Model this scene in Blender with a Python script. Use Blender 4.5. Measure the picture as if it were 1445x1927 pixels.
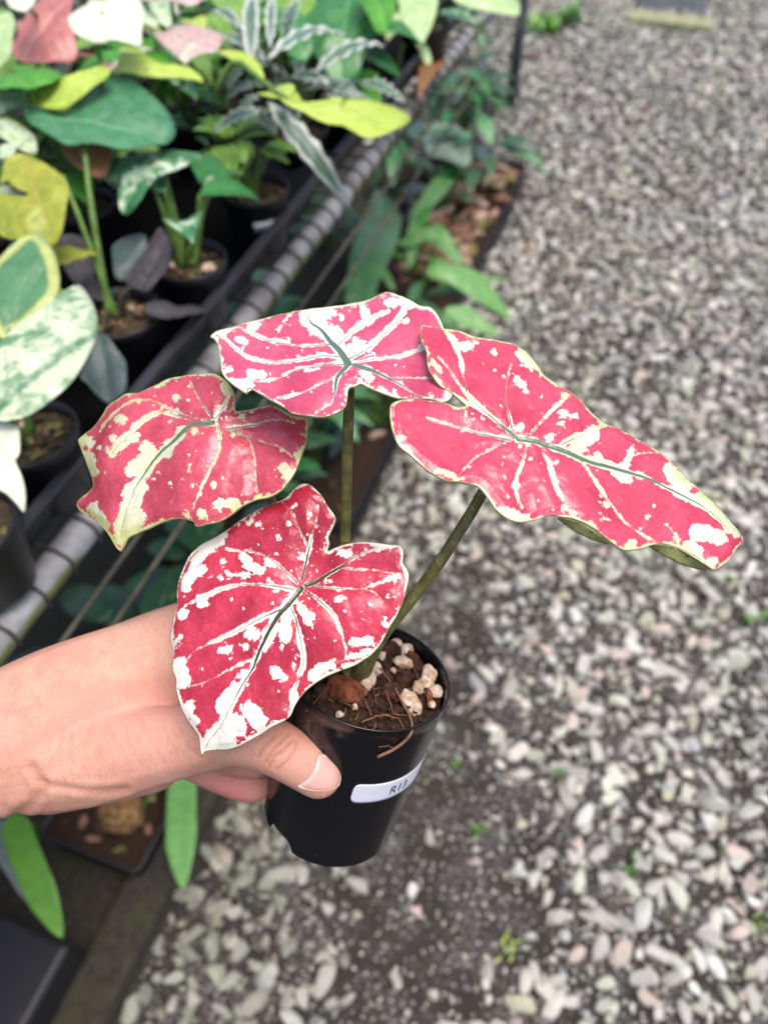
import bpy, bmesh, math, random
import numpy as np
from mathutils import Vector, Matrix
from mathutils.bvhtree import BVHTree

random.seed(7); RNG = np.random.default_rng(7)
for o in list(bpy.data.objects): bpy.data.objects.remove(o)
SC = bpy.context.scene
COL = SC.collection

# ------------------------------------------------------------------ camera
CAM_H = 1.45; PITCH = math.radians(50.0); FPX = 1447.0; CX, CY = 722.5, 963.5
cd = bpy.data.cameras.new('camera'); cam = bpy.data.objects.new('camera', cd); COL.objects.link(cam)
cam.location = (0, 0, CAM_H); cam.rotation_euler = (math.pi/2 - PITCH, 0, 0)
cd.sensor_fit = 'VERTICAL'; cd.sensor_height = 24.0; cd.lens = 12.0/(963.5/FPX)
cd.clip_start = 0.01; cd.clip_end = 200
cd.dof.use_dof = True; cd.dof.focus_distance = 0.308; cd.dof.aperture_fstop = 18.02/3.8
SC.camera = cam

# ------------------------------------------------------------------ light
SUN_EL, SUN_AZ = math.radians(76), math.radians(120)       # azimuth from +Y towards +X
w = bpy.data.worlds.new('World'); SC.world = w; w.use_nodes = True
nt = w.node_tree
sky = nt.nodes.new('ShaderNodeTexSky'); sky.sky_type = 'NISHITA'; sky.sun_disc = False
sky.sun_elevation = SUN_EL; sky.sun_rotation = SUN_AZ
sky.air_density = 1.0; sky.dust_density = 5.0; sky.ozone_density = 1.0
nt.nodes['Background'].inputs['Strength'].default_value = 0.15
nt.links.new(sky.outputs[0], nt.nodes['Background'].inputs['Color'])
sl = bpy.data.lights.new('sun', 'SUN'); sl.energy = 1.5; sl.angle = math.radians(35); sl.color = (1.0, 0.95, 0.88)
so = bpy.data.objects.new('sun', sl); COL.objects.link(so); so.location = (0, 0, 6)
sdir = Vector((math.sin(SUN_AZ)*math.cos(SUN_EL), math.cos(SUN_AZ)*math.cos(SUN_EL), math.sin(SUN_EL)))
so.rotation_euler = sdir.to_track_quat('Z', 'Y').to_euler()
SC.view_settings.view_transform = 'Standard'; SC.view_settings.look = 'None'
SC.view_settings.exposure = 0.62; SC.view_settings.gamma = 1.0
SC.render.engine = 'CYCLES'

# ------------------------------------------------------------------ helpers
R_ = np.array([1., 0, 0]); F_ = np.array([0, math.cos(PITCH), -math.sin(PITCH)]); U_ = np.array([0, math.sin(PITCH), math.cos(PITCH)])
C_ = np.array([0, 0, CAM_H])
def ray(x, y):
    x = np.asarray(x, float); y = np.asarray(y, float)
    return F_ + ((x-CX)/FPX)[..., None]*R_ + ((CY-y)/FPX)[..., None]*U_
def PD(x, y, d): return C_ + d*ray(x, y)                      # point at a view depth
def PZ(x, y, z):                                              # point at a height above the ground
    r = ray(x, y); return C_ + ((z-CAM_H)/r[..., 2])[..., None]*r
def camvec(r, u, c): return r*R_ + u*U_ - c*F_                # right, up, towards the viewer
def nrm(v): v = np.asarray(v, float); return v/np.linalg.norm(v)
BA = math.radians(19.5)
BD = np.array([math.sin(BA), math.cos(BA), 0]); BN = np.array([math.cos(BA), -math.sin(BA), 0])
def BB(al, lat, z): return al*BD + lat*BN + np.array([0, 0, z])  # bench frame: along, across, up

def h2(ix, iy, s):
    n = (ix.astype(np.int64)*374761393 + iy.astype(np.int64)*668265263 + s*1274126177) & 0xffffffff
    n = ((n ^ (n >> 13))*1103515245) & 0xffffffff
    n = ((n ^ (n >> 16))*2654435769) & 0xffffffff
    return ((n ^ (n >> 15)) & 0xffffff)/float(0xffffff)
def vnoise(x, y, s=0):
    ix = np.floor(x); iy = np.floor(y); fx = x-ix; fy = y-iy
    fx = fx*fx*(3-2*fx); fy = fy*fy*(3-2*fy)
    a = h2(ix, iy, s); b = h2(ix+1, iy, s); c = h2(ix, iy+1, s); d = h2(ix+1, iy+1, s)
    return (a*(1-fx)+b*fx)*(1-fy) + (c*(1-fx)+d*fx)*fy
def fbm(x, y, s=0, o=4):
    v = 0; a = .5; t = 0
    for i in range(o):
        v = v + a*vnoise(x*2**i, y*2**i, s+i*17); t += a; a *= .5
    return v/t*2-1

def setp(o, label=None, cat=None, group=None, kind=None):
    if label: o['label'] = label
    if cat: o['category'] = cat
    if group: o['group'] = group
    if kind: o['kind'] = kind
    return o
def empty(name, loc, label=None, cat=None, group=None):
    o = bpy.data.objects.new(name, None); COL.objects.link(o); o.location = [float(v) for v in loc]; o.empty_display_size = .02
    return setp(o, label, cat, group)
def link(name, me, parent=None):
    o = bpy.data.objects.new(name, me); COL.objects.link(o)
    if parent is not None:
        o.parent = parent
        if parent.parent is None: o.matrix_parent_inverse = Matrix.Translation(parent.location).inverted()   # vertices are in world space
    return o
def mk(name, v, f, mat, parent=None, smooth=True, attrs=None):
    me = bpy.data.meshes.new(name)
    v = np.asarray(v, float)
    if isinstance(f, np.ndarray):
        n, k = f.shape
        me.vertices.add(len(v)); me.vertices.foreach_set('co', v.ravel().astype(np.float32))
        me.loops.add(n*k); me.loops.foreach_set('vertex_index', f.ravel().astype(np.int32))
        me.polygons.add(n); me.polygons.foreach_set('loop_start', np.arange(0, n*k, k, dtype=np.int32))
        me.update(calc_edges=True)
    else:
        me.from_pydata(v.tolist(), [], f)
    me.polygons.foreach_set('use_smooth', np.full(len(me.polygons), smooth))
    for nm, a in (attrs or {}).items():
        a = np.asarray(a, np.float32)
        if a.ndim == 1:
            at = me.attributes.new(nm, 'FLOAT', 'POINT'); at.data.foreach_set('value', a)
        else:
            at = me.attributes.new(nm, 'FLOAT_VECTOR', 'POINT'); at.data.foreach_set('vector', a.ravel())
    if mat is not None:
        for m in (mat if isinstance(mat, (list, tuple)) else [mat]): me.materials.append(m)
    return link(name, me, parent)

def spline(pts, n, closed=False):
    p = np.asarray(pts, float); out = []
    m = len(p)
    segs = m if closed else m-1
    for i in range(segs):
        if closed: p0, p1, p2, p3 = p[(i-1) % m], p[i], p[(i+1) % m], p[(i+2) % m]
        else: p0, p1, p2, p3 = p[max(i-1, 0)], p[i], p[i+1], p[min(i+2, m-1)]
        t = np.linspace(0, 1, n, endpoint=False)[:, None]
        out.append(.5*((2*p1)+(-p0+p2)*t+(2*p0-5*p1+4*p2-p3)*t*t+(-p0+3*p1-3*p2+p3)*t**3))
    if not closed: out.append(p[-1:])
    return np.concatenate(out)
def resample(p, n, closed=False):
    q = np.vstack([p, p[:1]]) if closed else p
    L = np.r_[0, np.cumsum(np.linalg.norm(np.diff(q, axis=0), axis=1))]
    t = np.linspace(0, L[-1], n, endpoint=not closed)
    return np.stack([np.interp(t, L, q[:, k]) for k in range(q.shape[1])], 1)
def segdist(P, poly, wid=None):
    """distance of the points P to a polyline; with wid also (width at the foot - distance), the largest"""
    best = np.full(len(P), 1e9); fld = np.full(len(P), -1e9)
    for i in range(len(poly)-1):
        a, b = poly[i], poly[i+1]; ab = b-a
        t = np.clip(((P-a)@ab)/(ab@ab+1e-12), 0, 1)
        d = np.linalg.norm(P-a-t[:, None]*ab, axis=1)
        best = np.minimum(best, d)
        if wid is not None: fld = np.maximum(fld, wid[i]+(wid[i+1]-wid[i])*t-d)
    return (best, fld) if wid is not None else best

def tube_geo(pts, rad, sides=8, cap=True, squash=None):
    p = np.asarray(pts, float); n = len(p); rad = np.broadcast_to(np.asarray(rad, float), (n,))
    T = np.gradient(p, axis=0); T /= np.linalg.norm(T, axis=1)[:, None]+1e-12
    ref = np.array([0, 0, 1.]) if abs(T[0][2]) < .9 else np.array([1., 0, 0])
    a = nrm(np.cross(T[0], ref)); V = []
    for i in range(n):
        a = nrm(a-T[i]*(a@T[i])); b = np.cross(T[i], a)
        th = np.linspace(0, 2*math.pi, sides, endpoint=False)
        V.append(p[i]+rad[i]*(np.cos(th)[:, None]*a+np.sin(th)[:, None]*b*(squash or 1)))
    V = np.concatenate(V); Fc = []
    for i in range(n-1):
        for j in range(sides):
            k = (j+1) % sides; Fc.append((i*sides+j, i*sides+k, (i+1)*sides+k, (i+1)*sides+j))
    if cap: Fc += [tuple(range(sides))[::-1], tuple((n-1)*sides+j for j in range(sides))]
    return V, Fc
def tube(name, pts, rad, mat, parent=None, sides=8, squash=None):
    V, Fc = tube_geo(pts, rad, sides, True, squash); return mk(name, V, Fc, mat, parent)
def lathe_geo(prof, sides, org, ax, caps=(False, False)):
    """prof = [(radius, height)]"""
    ax = nrm(ax); ref = np.array([1., 0, 0]); a = nrm(ref-ax*(ref@ax)); b = np.cross(ax, a)
    th = np.linspace(0, 2*math.pi, sides, endpoint=False)
    V = np.concatenate([org+ax*h+r*(np.cos(th)[:, None]*a+np.sin(th)[:, None]*b) for r, h in prof]); Fc = []
    for i in range(len(prof)-1):
        for j in range(sides):
            k = (j+1) % sides; Fc.append((i*sides+j, i*sides+k, (i+1)*sides+k, (i+1)*sides+j))
    if caps[0]: Fc.append(tuple(range(sides))[::-1])
    if caps[1]: Fc.append(tuple((len(prof)-1)*sides+j for j in range(sides)))
    return V, Fc
def box_geo(o, ex, ey, ez):
    """box from corner o along three edge vectors"""
    o, ex, ey, ez = map(np.asarray, (o, ex, ey, ez))
    V = [o+i*ex+j*ey+k*ez for k in (0, 1) for j in (0, 1) for i in (0, 1)]
    return V, [(0, 2, 3, 1), (4, 5, 7, 6), (0, 1, 5, 4), (2, 6, 7, 3), (0, 4, 6, 2), (1, 3, 7, 5)]
def bevel(o, wdt=.002, seg=2):
    m = o.modifiers.new('bevel', 'BEVEL'); m.width = wdt; m.segments = seg; m.limit_method = 'ANGLE'; return o
def joined(parts):
    V = []; Fc = []; n = 0
    for v, f in parts:
        V.append(np.asarray(v)); Fc += [tuple(i+n for i in q) for q in f]; n += len(v)
    return np.concatenate(V), Fc
def ico(sub):
    bm = bmesh.new(); bmesh.ops.create_icosphere(bm, subdivisions=sub, radius=1)
    v = np.array([x.co[:] for x in bm.verts]); f = np.array([[q.index for q in p.verts] for p in bm.faces]); bm.free(); return v, f
ICO1, ICO2, ICO3 = ico(1), ico(2), ico(3)

# ------------------------------------------------------------------ materials
class NT:
    def __init__(s, name):
        s.m = bpy.data.materials.new(name); s.m.use_nodes = True; s.t = s.m.node_tree
        s.b = s.t.nodes['Principled BSDF']; s.out = s.t.nodes['Material Output']
    def n(s, typ, **kw):
        nd = s.t.nodes.new('ShaderNode'+typ)
        for k, v in kw.items(): setattr(nd, k, v)
        return nd
    def set(s, sock, v):
        if isinstance(v, bpy.types.NodeSocket): s.t.links.new(v, sock)
        elif isinstance(v, (tuple, list)) and len(v) == 3 and sock.type == 'RGBA': sock.default_value = (*v, 1)
        else: sock.default_value = v
    def math(s, op, a, b=None, c=None, clamp=False):
        nd = s.n('Math', operation=op, use_clamp=clamp)
        for i, v in enumerate((a, b, c)):
            if v is not None: s.set(nd.inputs[i], v)
        return nd.outputs[0]
    def ss(s, v, lo, hi, a=0., b=1.):
        nd = s.n('MapRange', interpolation_type='SMOOTHSTEP')
        for i, q in enumerate((v, lo, hi, a, b)): s.set(nd.inputs[i], q)
        return nd.outputs[0]
    def mix(s, fac, a, b, mode='MIX'):
        nd = s.n('Mix', data_type='RGBA', blend_type=mode)
        s.set(nd.inputs[0], fac); s.set(nd.inputs[6], a); s.set(nd.inputs[7], b); return nd.outputs[2]
    def attr(s, name, out='Fac'): return s.n('Attribute', attribute_name=name).outputs[out]
    def noise(s, vec, scale, detail=3, rough=.55, dist=0):
        nd = s.n('TexNoise'); s.set(nd.inputs['Vector'], vec); s.set(nd.inputs['Scale'], scale); s.set(nd.inputs['Detail'], detail)
        s.set(nd.inputs['Roughness'], rough); s.set(nd.inputs['Distortion'], dist); return nd.outputs['Fac']
    def voro(s, vec, scale, feat='DISTANCE_TO_EDGE', out='Distance'):
        nd = s.n('TexVoronoi', feature=feat); s.set(nd.inputs['Vector'], vec); s.set(nd.inputs['Scale'], scale); return nd.outputs[out]
    def n_sep(s, c):
        nd = s.n('SeparateColor'); s.set(nd.inputs[0], c); return nd.outputs[0]
    def coord(s, k='Object'): return s.n('TexCoord').outputs[k]
    def geo(s, k='Position'): return s.n('NewGeometry').outputs[k]
    def mapping(s, vec, scale=(1, 1, 1), rot=(0, 0, 0)):
        nd = s.n('Mapping'); s.set(nd.inputs['Vector'], vec); nd.inputs['Scale'].default_value = scale; nd.inputs['Rotation'].default_value = rot; return nd.outputs[0]
    def bump(s, h, strength=.3, dist=.001):
        nd = s.n('Bump'); s.set(nd.inputs['Height'], h); s.set(nd.inputs['Strength'], strength); s.set(nd.inputs['Distance'], dist)
        s.t.links.new(nd.outputs[0], s.b.inputs['Normal']); return nd.outputs[0]
    def fin(s, **kw):
        for k, v in kw.items(): s.set(s.b.inputs[k.replace('_', ' ')], v)
        return s.m
    def translucent(s, col, fac):
        tr = s.n('BsdfTranslucent'); s.set(tr.inputs[0], col); mx = s.n('MixShader'); s.set(mx.inputs[0], fac)
        s.t.links.new(s.b.outputs[0], mx.inputs[1]); s.t.links.new(tr.outputs[0], mx.inputs[2]); s.t.links.new(mx.outputs[0], s.out.inputs[0])

def m_plain(name, col, rough=.6, var=.25, scale=60, spec=.5, bump=.15):
    q = NT(name); p = q.geo(); n = q.noise(p, scale, 4)
    c = q.mix(q.ss(n, .3, .7), tuple(v*(1-var) for v in col), tuple(min(1, v*(1+var)) for v in col))
    q.bump(n, bump, .002)
    q.fin(Base_Color=c, Roughness=rough); q.b.inputs['Specular IOR Level'].default_value = spec; return q.m

def m_black_plastic(name, base=(.012, .012, .016), rough=.34, dirt=.5):
    q = NT(name); p = q.geo(); n = q.noise(p, 55, 5, .6); n2 = q.noise(p, 420, 3, .6)
    d = q.math('MULTIPLY', q.ss(n, .56, .72), q.ss(n2, .45, .6)); d = q.math('MULTIPLY', d, dirt)
    c = q.mix(d, base, (.12, .085, .06)); q.bump(n2, .06, .0006)
    q.fin(Base_Color=c, Roughness=q.math('ADD', q.math('MULTIPLY', n, .15), rough-.07)); return q.m

def m_leaf(name, base, dark=None, vein=None, edge=None, blotch=None, bl=(.5, .6), bscale=22, rough=.31, ew=.08, mw=.03, vs=0, trans=.22, stretch=1.0, ribs=0, coat=0):
    """generic background leaf: attributes mid (0 at the midrib), edge (0 at the margin), lc (leaf coordinates in leaf lengths)"""
    q = NT(name); lc = q.attr('lc', 'Vector'); mid = q.attr('mid'); ed = q.attr('edge')
    dark = dark or tuple(v*.62 for v in base)
    n1 = q.noise(lc, 3.5, 4); c = q.mix(q.ss(n1, .3, .7), dark, base)
    if blotch:
        n2 = q.noise(q.mapping(lc, (1, stretch, 1)), bscale/4., 5, .62, .4)
        c = q.mix(q.ss(n2, *bl), c, blotch)
    if ribs:
        wv = q.n('TexWave', bands_direction='Y'); q.set(wv.inputs['Vector'], lc); wv.inputs['Scale'].default_value = ribs; wv.inputs['Distortion'].default_value = .3
        c = q.mix(q.math('MULTIPLY', wv.outputs['Fac'], .25), c, tuple(v*1.5 for v in base))
        hgt = wv.outputs['Fac']
    else: hgt = q.noise(lc, 30, 3)
    if vein:
        c = q.mix(q.ss(mid, mw*1.6, mw*.4), c, vein)
        sv = q.attr('sv'); c = q.mix(q.math('MULTIPLY', q.ss(sv, .16, .03), .6), c, vein)
    if edge: c = q.mix(q.ss(q.math('ADD', ed, q.math('MULTIPLY', q.math('SUBTRACT', n1, .5), ew*.8)), ew*1.15, ew*.75), c, edge)
    c = q.mix(q.ss(q.noise(lc, 9, 5, .7), .66, .76, 0, .55), c, (.22, .15, .06)); c = q.mix(q.ss(q.noise(lc, 14, 4, .6), .35, .65, .0, .3), c, tuple(min(1, v*1.5+.03) for v in base))
    q.bump(hgt, .25, .0015)
    q.fin(Base_Color=c, Roughness=rough); q.translucent(q.mix(.3, c, (.45, .62, .08), 'MIX'), trans); return q.m

def m_hero(name, pinks, white, cream, green, creamw, rough=.31):
    q = NT(name); lc = q.attr('lc', 'Vector'); wf = q.attr('wf'); gf = q.attr('gf'); ef = q.attr('ef'); sf = q.attr('sf')
    nf = q.noise(lc, 420, 4, .65); nb = q.noise(lc, 55, 4)
    pink = q.mix(q.ss(nb, .32, .68), pinks[0], pinks[1])
    v1 = q.voro(q.mapping(lc, (1, 1, 1)), 330); v2 = q.voro(lc, 900)
    net = q.math('MAXIMUM', q.ss(v1, .13, .02), q.math('MULTIPLY', q.ss(v2, .13, .02), .5))
    pink = q.mix(q.math('MULTIPLY', net, .36), pink, pinks[2])
    tiny = q.noise(lc, 1500, 3, .7)
    pink = q.mix(q.math('MULTIPLY', q.ss(tiny, .55, .75), .16), pink, (.95, .45, .5))
    # pigment boundary: a signed field in pixels, frayed with noise
    w_ = q.math('MULTIPLY', q.math('SUBTRACT', nf, .5), 5.0)
    cell = lambda sc: q.math('SUBTRACT', q.n_sep(q.voro(lc, sc, 'F1', 'Color')), .5)
    w_ = q.math('ADD', w_, q.math('ADD', q.math('MULTIPLY', cell(330), 4.0), q.math('MULTIPLY', cell(800), 3.5)))
    w_ = q.math('ADD', wf, q.math('MULTIPLY', w_, q.attr('am')))
    wm = q.math('MULTIPLY', q.ss(w_, -1.5, 1.5), q.ss(tiny, .72, .58, .55, 1.0))
    wc = q.mix(q.math('ADD', q.ss(nb, .45, .75, 0, creamw), q.ss(ef, 26, 3, 0, creamw), clamp=True), white, cream)
    wc = q.mix(q.math('MULTIPLY', net, .10), wc, tuple(v*.55 for v in cream))
    wc = q.mix(q.math('MULTIPLY', q.ss(tiny, .62, .72), .28), wc, pinks[1])
    c = q.mix(wm, pink, wc)
    c = q.mix(q.math('MULTIPLY', q.ss(sf, 1.5, .2), .6), c, (.36, .34, .12))
    gm = q.ss(q.math('ADD', gf, q.math('MULTIPLY', q.math('SUBTRACT', nf, .5), 2.0)), -.8, .9)
    c = q.mix(gm, c, green)
    c = q.mix(q.ss(ef, 1.9, .7), c, (.24, .25, .11))
    h = q.math('ADD', q.math('MULTIPLY', q.ss(v1, 0, .25), .45), q.math('ADD', q.math('MULTIPLY', tiny, .3), q.math('ADD', q.math('MULTIPLY', nb, 1.2), q.math('MULTIPLY', q.noise(lc, 210, 3, .6, .8), 1.0))))
    q.bump(h, .17, .0008)
    q.fin(Base_Color=c, Roughness=q.math('ADD', q.math('MULTIPLY', nf, .2), rough-.1)); q.b.inputs['Specular IOR Level'].default_value = .6; q.b.inputs['Coat Weight'].default_value = .35; q.b.inputs['Coat Roughness'].default_value = .22
    q.translucent(c, .13); return q.m

M = {}
M['pot'] = m_black_plastic('black_pot_plastic', rough=.36, dirt=.25)
M['pot_bg'] = m_black_plastic('nursery_pot_plastic', rough=.42, dirt=.9)
M['tray'] = m_black_plastic('tray_plastic', (.012, .012, .016), .48, .5); M['liner'] = m_plain('tray_liner', (.004, .004, .004), .95, .5, 60, .08)
M['soil'] = m_plain('potting_soil', (.035, .02, .013), .9, .5, 300, .2, .5)
M['bark'] = m_plain('bark_chip', (.19, .058, .025), .75, .6, 240, .3, .5)
M['bark2'] = m_plain('dark_coir_chip', (.055, .02, .012), .8, .6, 260, .3, .5)
M['pumice'] = None

# ------------------------------------------------------------------ ground
def m_ground():
    q = NT('damp_soil'); p = q.geo(); n = q.noise(p, 9, 6, .65); n2 = q.noise(p, 160, 4, .7)
    v = q.voro(p, 170, 'F1', 'Color'); vd = q.voro(p, 170, 'F1')
    soil = q.mix(n2, (.009, .0065, .005), (.042, .031, .025))
    grit = q.mix(.55, (.2, .18, .16), v)
    hsv = q.n('HueSaturation'); hsv.inputs['Saturation'].default_value = .12; hsv.inputs['Value'].default_value = .6; q.set(hsv.inputs['Color'], grit)
    c = q.mix(q.math('MULTIPLY', q.ss(vd, .62, .3), q.ss(n, .40, .66, 0, .5)), soil, hsv.outputs[0])
    c = q.mix(q.ss(q.noise(p, 4.5, 4), .6, .75, 0, .35), c, (.07, .1, .03))
    q.bump(n2, .6, .006)
    return q.fin(Base_Color=c, Roughness=.9)
nx = 60; gx, gy = np.meshgrid(np.linspace(-40, 40, nx), np.linspace(-40, 40, nx), indexing='ij')
gv = np.stack([gx.ravel(), gy.ravel(), np.zeros(nx*nx)], 1)
gi = np.arange(nx*nx).reshape(nx, nx); gf = np.stack([gi[:-1, :-1], gi[1:, :-1], gi[1:, 1:], gi[:-1, 1:]], -1).reshape(-1, 4)
ground = setp(mk('ground', gv, gf, m_ground()), kind='structure')

def m_stone():
    q = NT('gravel_stone'); c = q.attr('col', 'Vector'); oc = q.n('ObjectInfo').outputs['Color']
    p = q.geo(); n = q.noise(p, 130, 4)
    b = q.mix(1, q.mix(1, c, oc, 'MULTIPLY'), q.mix(n, (.72, .72, .72), (1.15, 1.13, 1.1)), 'MULTIPLY')
    q.bump(n, .35, .003); return q.fin(Base_Color=b, Roughness=.82)
M['stone'] = m_stone()
PALETTE = 1.14*np.array([(.40, .385, .36), (.46, .45, .43), (.33, .325, .31), (.50, .47, .43), (.385, .40, .34), (.43, .35, .32), (.30, .31, .33), (.52, .52, .50), (.36, .36, .27), (.24, .235, .22)])
def stone_positions():
    out = []
    for step, r0, r1, seed in ((.034, .0115, .021, 1), (.020, .005, .0105, 2), (.012, .0022, .0045, 3)):
        al = np.arange(-.35, 7.2, step); la = np.arange(-1.6, 2.6, step)
        A, L = np.meshgrid(al, la, indexing='ij'); A = A.ravel(); L = L.ravel()
        g = np.random.default_rng(seed); A = A+g.uniform(-.5, .5, len(A))*step*1.3; L = L+g.uniform(-.5, .5, len(L))*step*1.3
        x = A*BD[0]+L*BN[0]; y = A*BD[1]+L*BN[1]
        # inside the view cone, with a margin
        v = np.stack([x, y, np.full_like(x, -CAM_H)], 1)
        dep = v@F_; px = CX+FPX*(v@R_)/dep; py = CY-FPX*(v@U_)/dep
        keep = (dep > .3) & (px > -220) & (px < 1445+260) & (py > -160) & (py < 1927+170) & ((L > -.445) | (A > 2.95))
        # trodden, barer soil patches
        bare = np.exp(-(((x-.09)/.17)**2+((y-.46)/.34)**2))*1.15 + np.exp(-(((x-.16)/.13)**2+((y-.95)/.22)**2))*.55 + .55*np.exp(-(((x-.03)/.15)**2+((y-.25)/.13)**2))
        dens = np.clip(1.05+.55*fbm(x*3.2, y*3.2, 5+seed)-bare*(1.15 if seed == 1 else .95), .05, 1)
        if seed == 2: dens *= .80
        dens = np.where(y > 2.6, dens*(.85 if seed == 1 else .55), dens)
        if seed == 3: dens = np.where(y < 1.3, .55, 0)
        keep &= g.uniform(0, 1, len(x)) < dens
        x, y, px, py, dep = x[keep], y[keep], px[keep], py[keep], dep[keep]
        r = g.uniform(0, 1, len(x))**1.6*(r1-r0)+r0
        out.append((x, y, r, px, py, dep))
    return out
def stone_mesh_variants(ic, n, seed):
    g = np.random.default_rng(seed); res = []
    for i in range(n):
        v = ic[0].copy()
        for k in range(10):                                 # chop flat facets
            d = g.normal(size=3); d /= np.linalg.norm(d); lim = g.uniform(.36, .8)
            ex = np.maximum(v@d-lim, 0); v -= ex[:, None]*d
        v *= np.array([1.5, 1.0, .8])*g.uniform(.75, 1.2, 3); res.append(v)
    return res
(bx_, by_, br_, bpx, bpy_, bdp), (sx_, sy_, sr_, spx, spy, sdp), grit = stone_positions(); sx_, sy_, sr_ = np.r_[sx_, grit[0]], np.r_[sy_, grit[1]], np.r_[sr_, grit[2]]
vis = (bpx > 0) & (bpx < 1445) & (bpy_ > 0) & (bpy_ < 1927) & ~((bpx < 640) & (bpy_ < 1450)) & ~((bpx < 850) & (bpy_ < 1600) & (bpx > 480))
score = np.where(vis, br_/bdp, -1); pick = np.argsort(-score)[:300]; pickset = np.zeros(len(bx_), bool); pickset[pick] = True
var2 = stone_mesh_variants(ICO2, 12, 3); var1 = stone_mesh_variants(ICO1, 12, 4)
svm = []
for i, v in enumerate(var2):
    me = bpy.data.meshes.new('stone'); me.from_pydata(v.tolist(), [], ICO2[1].tolist())
    me.materials.append(M['stone']); a = me.attributes.new('col', 'FLOAT_VECTOR', 'POINT'); a.data.foreach_set('vector', np.ones(len(v)*3, np.float32)); svm.append(me)
g = np.random.default_rng(11)
def stone_col(n, x, y):
    c = PALETTE[g.choice(len(PALETTE), n, p=[.17, .15, .15, .11, .13, .09, .05, .06, .05, .04])]*g.uniform(.78, 1.18, (n, 1))
    moss = np.clip(.5+fbm(x*2.2, y*2.2, 31)*.8, 0, 1)[:, None]*.22
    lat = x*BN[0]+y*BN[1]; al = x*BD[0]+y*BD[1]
    shade_moss = np.clip((-.05-lat)/.25, 0, 1)*np.clip((1.2-al)/.5, 0, 1)      # shade of bench and person painted on the stones, with their moss tint
    c = c*(1-.34*shade_moss[:, None]); moss = np.clip(moss+.22*shade_moss[:, None], 0, 1)
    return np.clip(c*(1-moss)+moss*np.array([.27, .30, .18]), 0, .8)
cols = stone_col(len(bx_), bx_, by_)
for i in np.where(pickset)[0]:
    o = bpy.data.objects.new('stone', svm[g.integers(len(svm))]); COL.objects.link(o); o.parent = ground
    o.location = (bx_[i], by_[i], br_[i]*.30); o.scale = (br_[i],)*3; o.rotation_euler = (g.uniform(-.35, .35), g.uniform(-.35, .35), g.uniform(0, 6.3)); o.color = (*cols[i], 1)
def gravel_mesh(x, y, r, col, var, fc):
    n = len(x); K = len(var); V = np.stack(var)[g.integers(0, K, n)]; nv = V.shape[1]
    a, b, c = g.uniform(0, 6.3, n), g.uniform(-.4, .4, n), g.uniform(-.4, .4, n)
    V = V*r[:, None, None]
    def rot(V, t, i, j):
        ct, st = np.cos(t)[:, None], np.sin(t)[:, None]; p, q = V[..., i].copy(), V[..., j].copy(); V[..., i] = p*ct-q*st; V[..., j] = p*st+q*ct
    rot(V, b, 1, 2); rot(V, c, 0, 2); rot(V, a, 0, 1)
    V[..., 0] += x[:, None]; V[..., 1] += y[:, None]; V[..., 2] += (r*g.uniform(.15, .6, n))[:, None]
    Fc = (fc[None]+(np.arange(n)*nv)[:, None, None]).reshape(-1, 3)
    return V.reshape(-1, 3), Fc, np.repeat(col, nv, 0)
nk = ~pickset
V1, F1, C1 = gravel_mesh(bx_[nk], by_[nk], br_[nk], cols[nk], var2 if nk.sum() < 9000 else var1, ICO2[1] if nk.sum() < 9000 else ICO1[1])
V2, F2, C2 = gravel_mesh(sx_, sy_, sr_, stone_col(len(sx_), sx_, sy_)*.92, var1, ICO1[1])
print('stones', len(bx_), len(sx_), len(F1)+len(F2))
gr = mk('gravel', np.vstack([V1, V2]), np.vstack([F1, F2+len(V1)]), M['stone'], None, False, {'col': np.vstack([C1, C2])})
gr.color = (1, 1, 1, 1); setp(gr, 'loose grey crushed gravel covering the path beside the bench', 'gravel', kind='stuff')

# ------------------------------------------------------------------ traced leaves
def leaf_surface(J, n, m, h):
    """returns px -> world for a curved sheet through J, height h(s, t) over the plane with normal n, s along m"""
    n = nrm(n); m = nrm(m-n*(m@n)); a = np.cross(n, m)
    def f(P2):
        d = ray(P2[:, 0], P2[:, 1]); dn = d@n
        k = ((J-C_)@n)/dn
        k0 = k.copy()
        for _ in range(30):
            q = C_+k[:, None]*d-J
            e = h(q@m, q@a)-q@n
            k = np.clip(k+.6*e/dn, k0*.8, k0*1.25)
        return C_+k[:, None]*d
    f.frame = (J, n, m, a); return f

def polar_grid(outline, cen, na, nr, pw=1.0, cusp=False):
    b = resample(spline(outline, 8, True), na, True)
    d = b-cen; th = np.unwrap(np.arctan2(d[:, 1], d[:, 0])); rad = np.hypot(d[:, 0], d[:, 1])
    sgn = 1 if th[-1] > th[0] else -1
    # inner rows follow a star-shaped, smoothed copy of the outline so that no sliver folds over
    k = np.exp(-(np.arange(-12, 13)/5.)**2); k /= k.sum()
    pad = lambda v, off=0: np.r_[v[-12:]-off, v, v[:12]+off]
    mono = np.maximum.accumulate(th*sgn); mono = np.convolve(pad(mono, 2*math.pi), k, 'valid')*sgn
    rs = np.convolve(pad(rad), k, 'valid')
    bs = cen+rs[:, None]*np.stack([np.cos(mono), np.sin(mono)], 1)
    r = np.linspace(0, 1, nr+1)[1:]**pw
    wgt = np.clip((r-.72)/.28, 0, 1)**2
    P = np.concatenate([[cen]]+[cen+t*((bs-cen)*(1-w_)+(b-cen)*w_) for t, w_ in zip(r, wgt)])
    j = np.arange(na); k = (j+1) % na
    quads = [np.stack([1+i*na+j, 1+(i+1)*na+j, 1+(i+1)*na+k, 1+i*na+k], 1) for i in range(nr-1)]
    fan = np.stack([np.zeros(na, int), 1+j, 1+k], 1)
    return P, b, np.vstack(quads), fan

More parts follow.
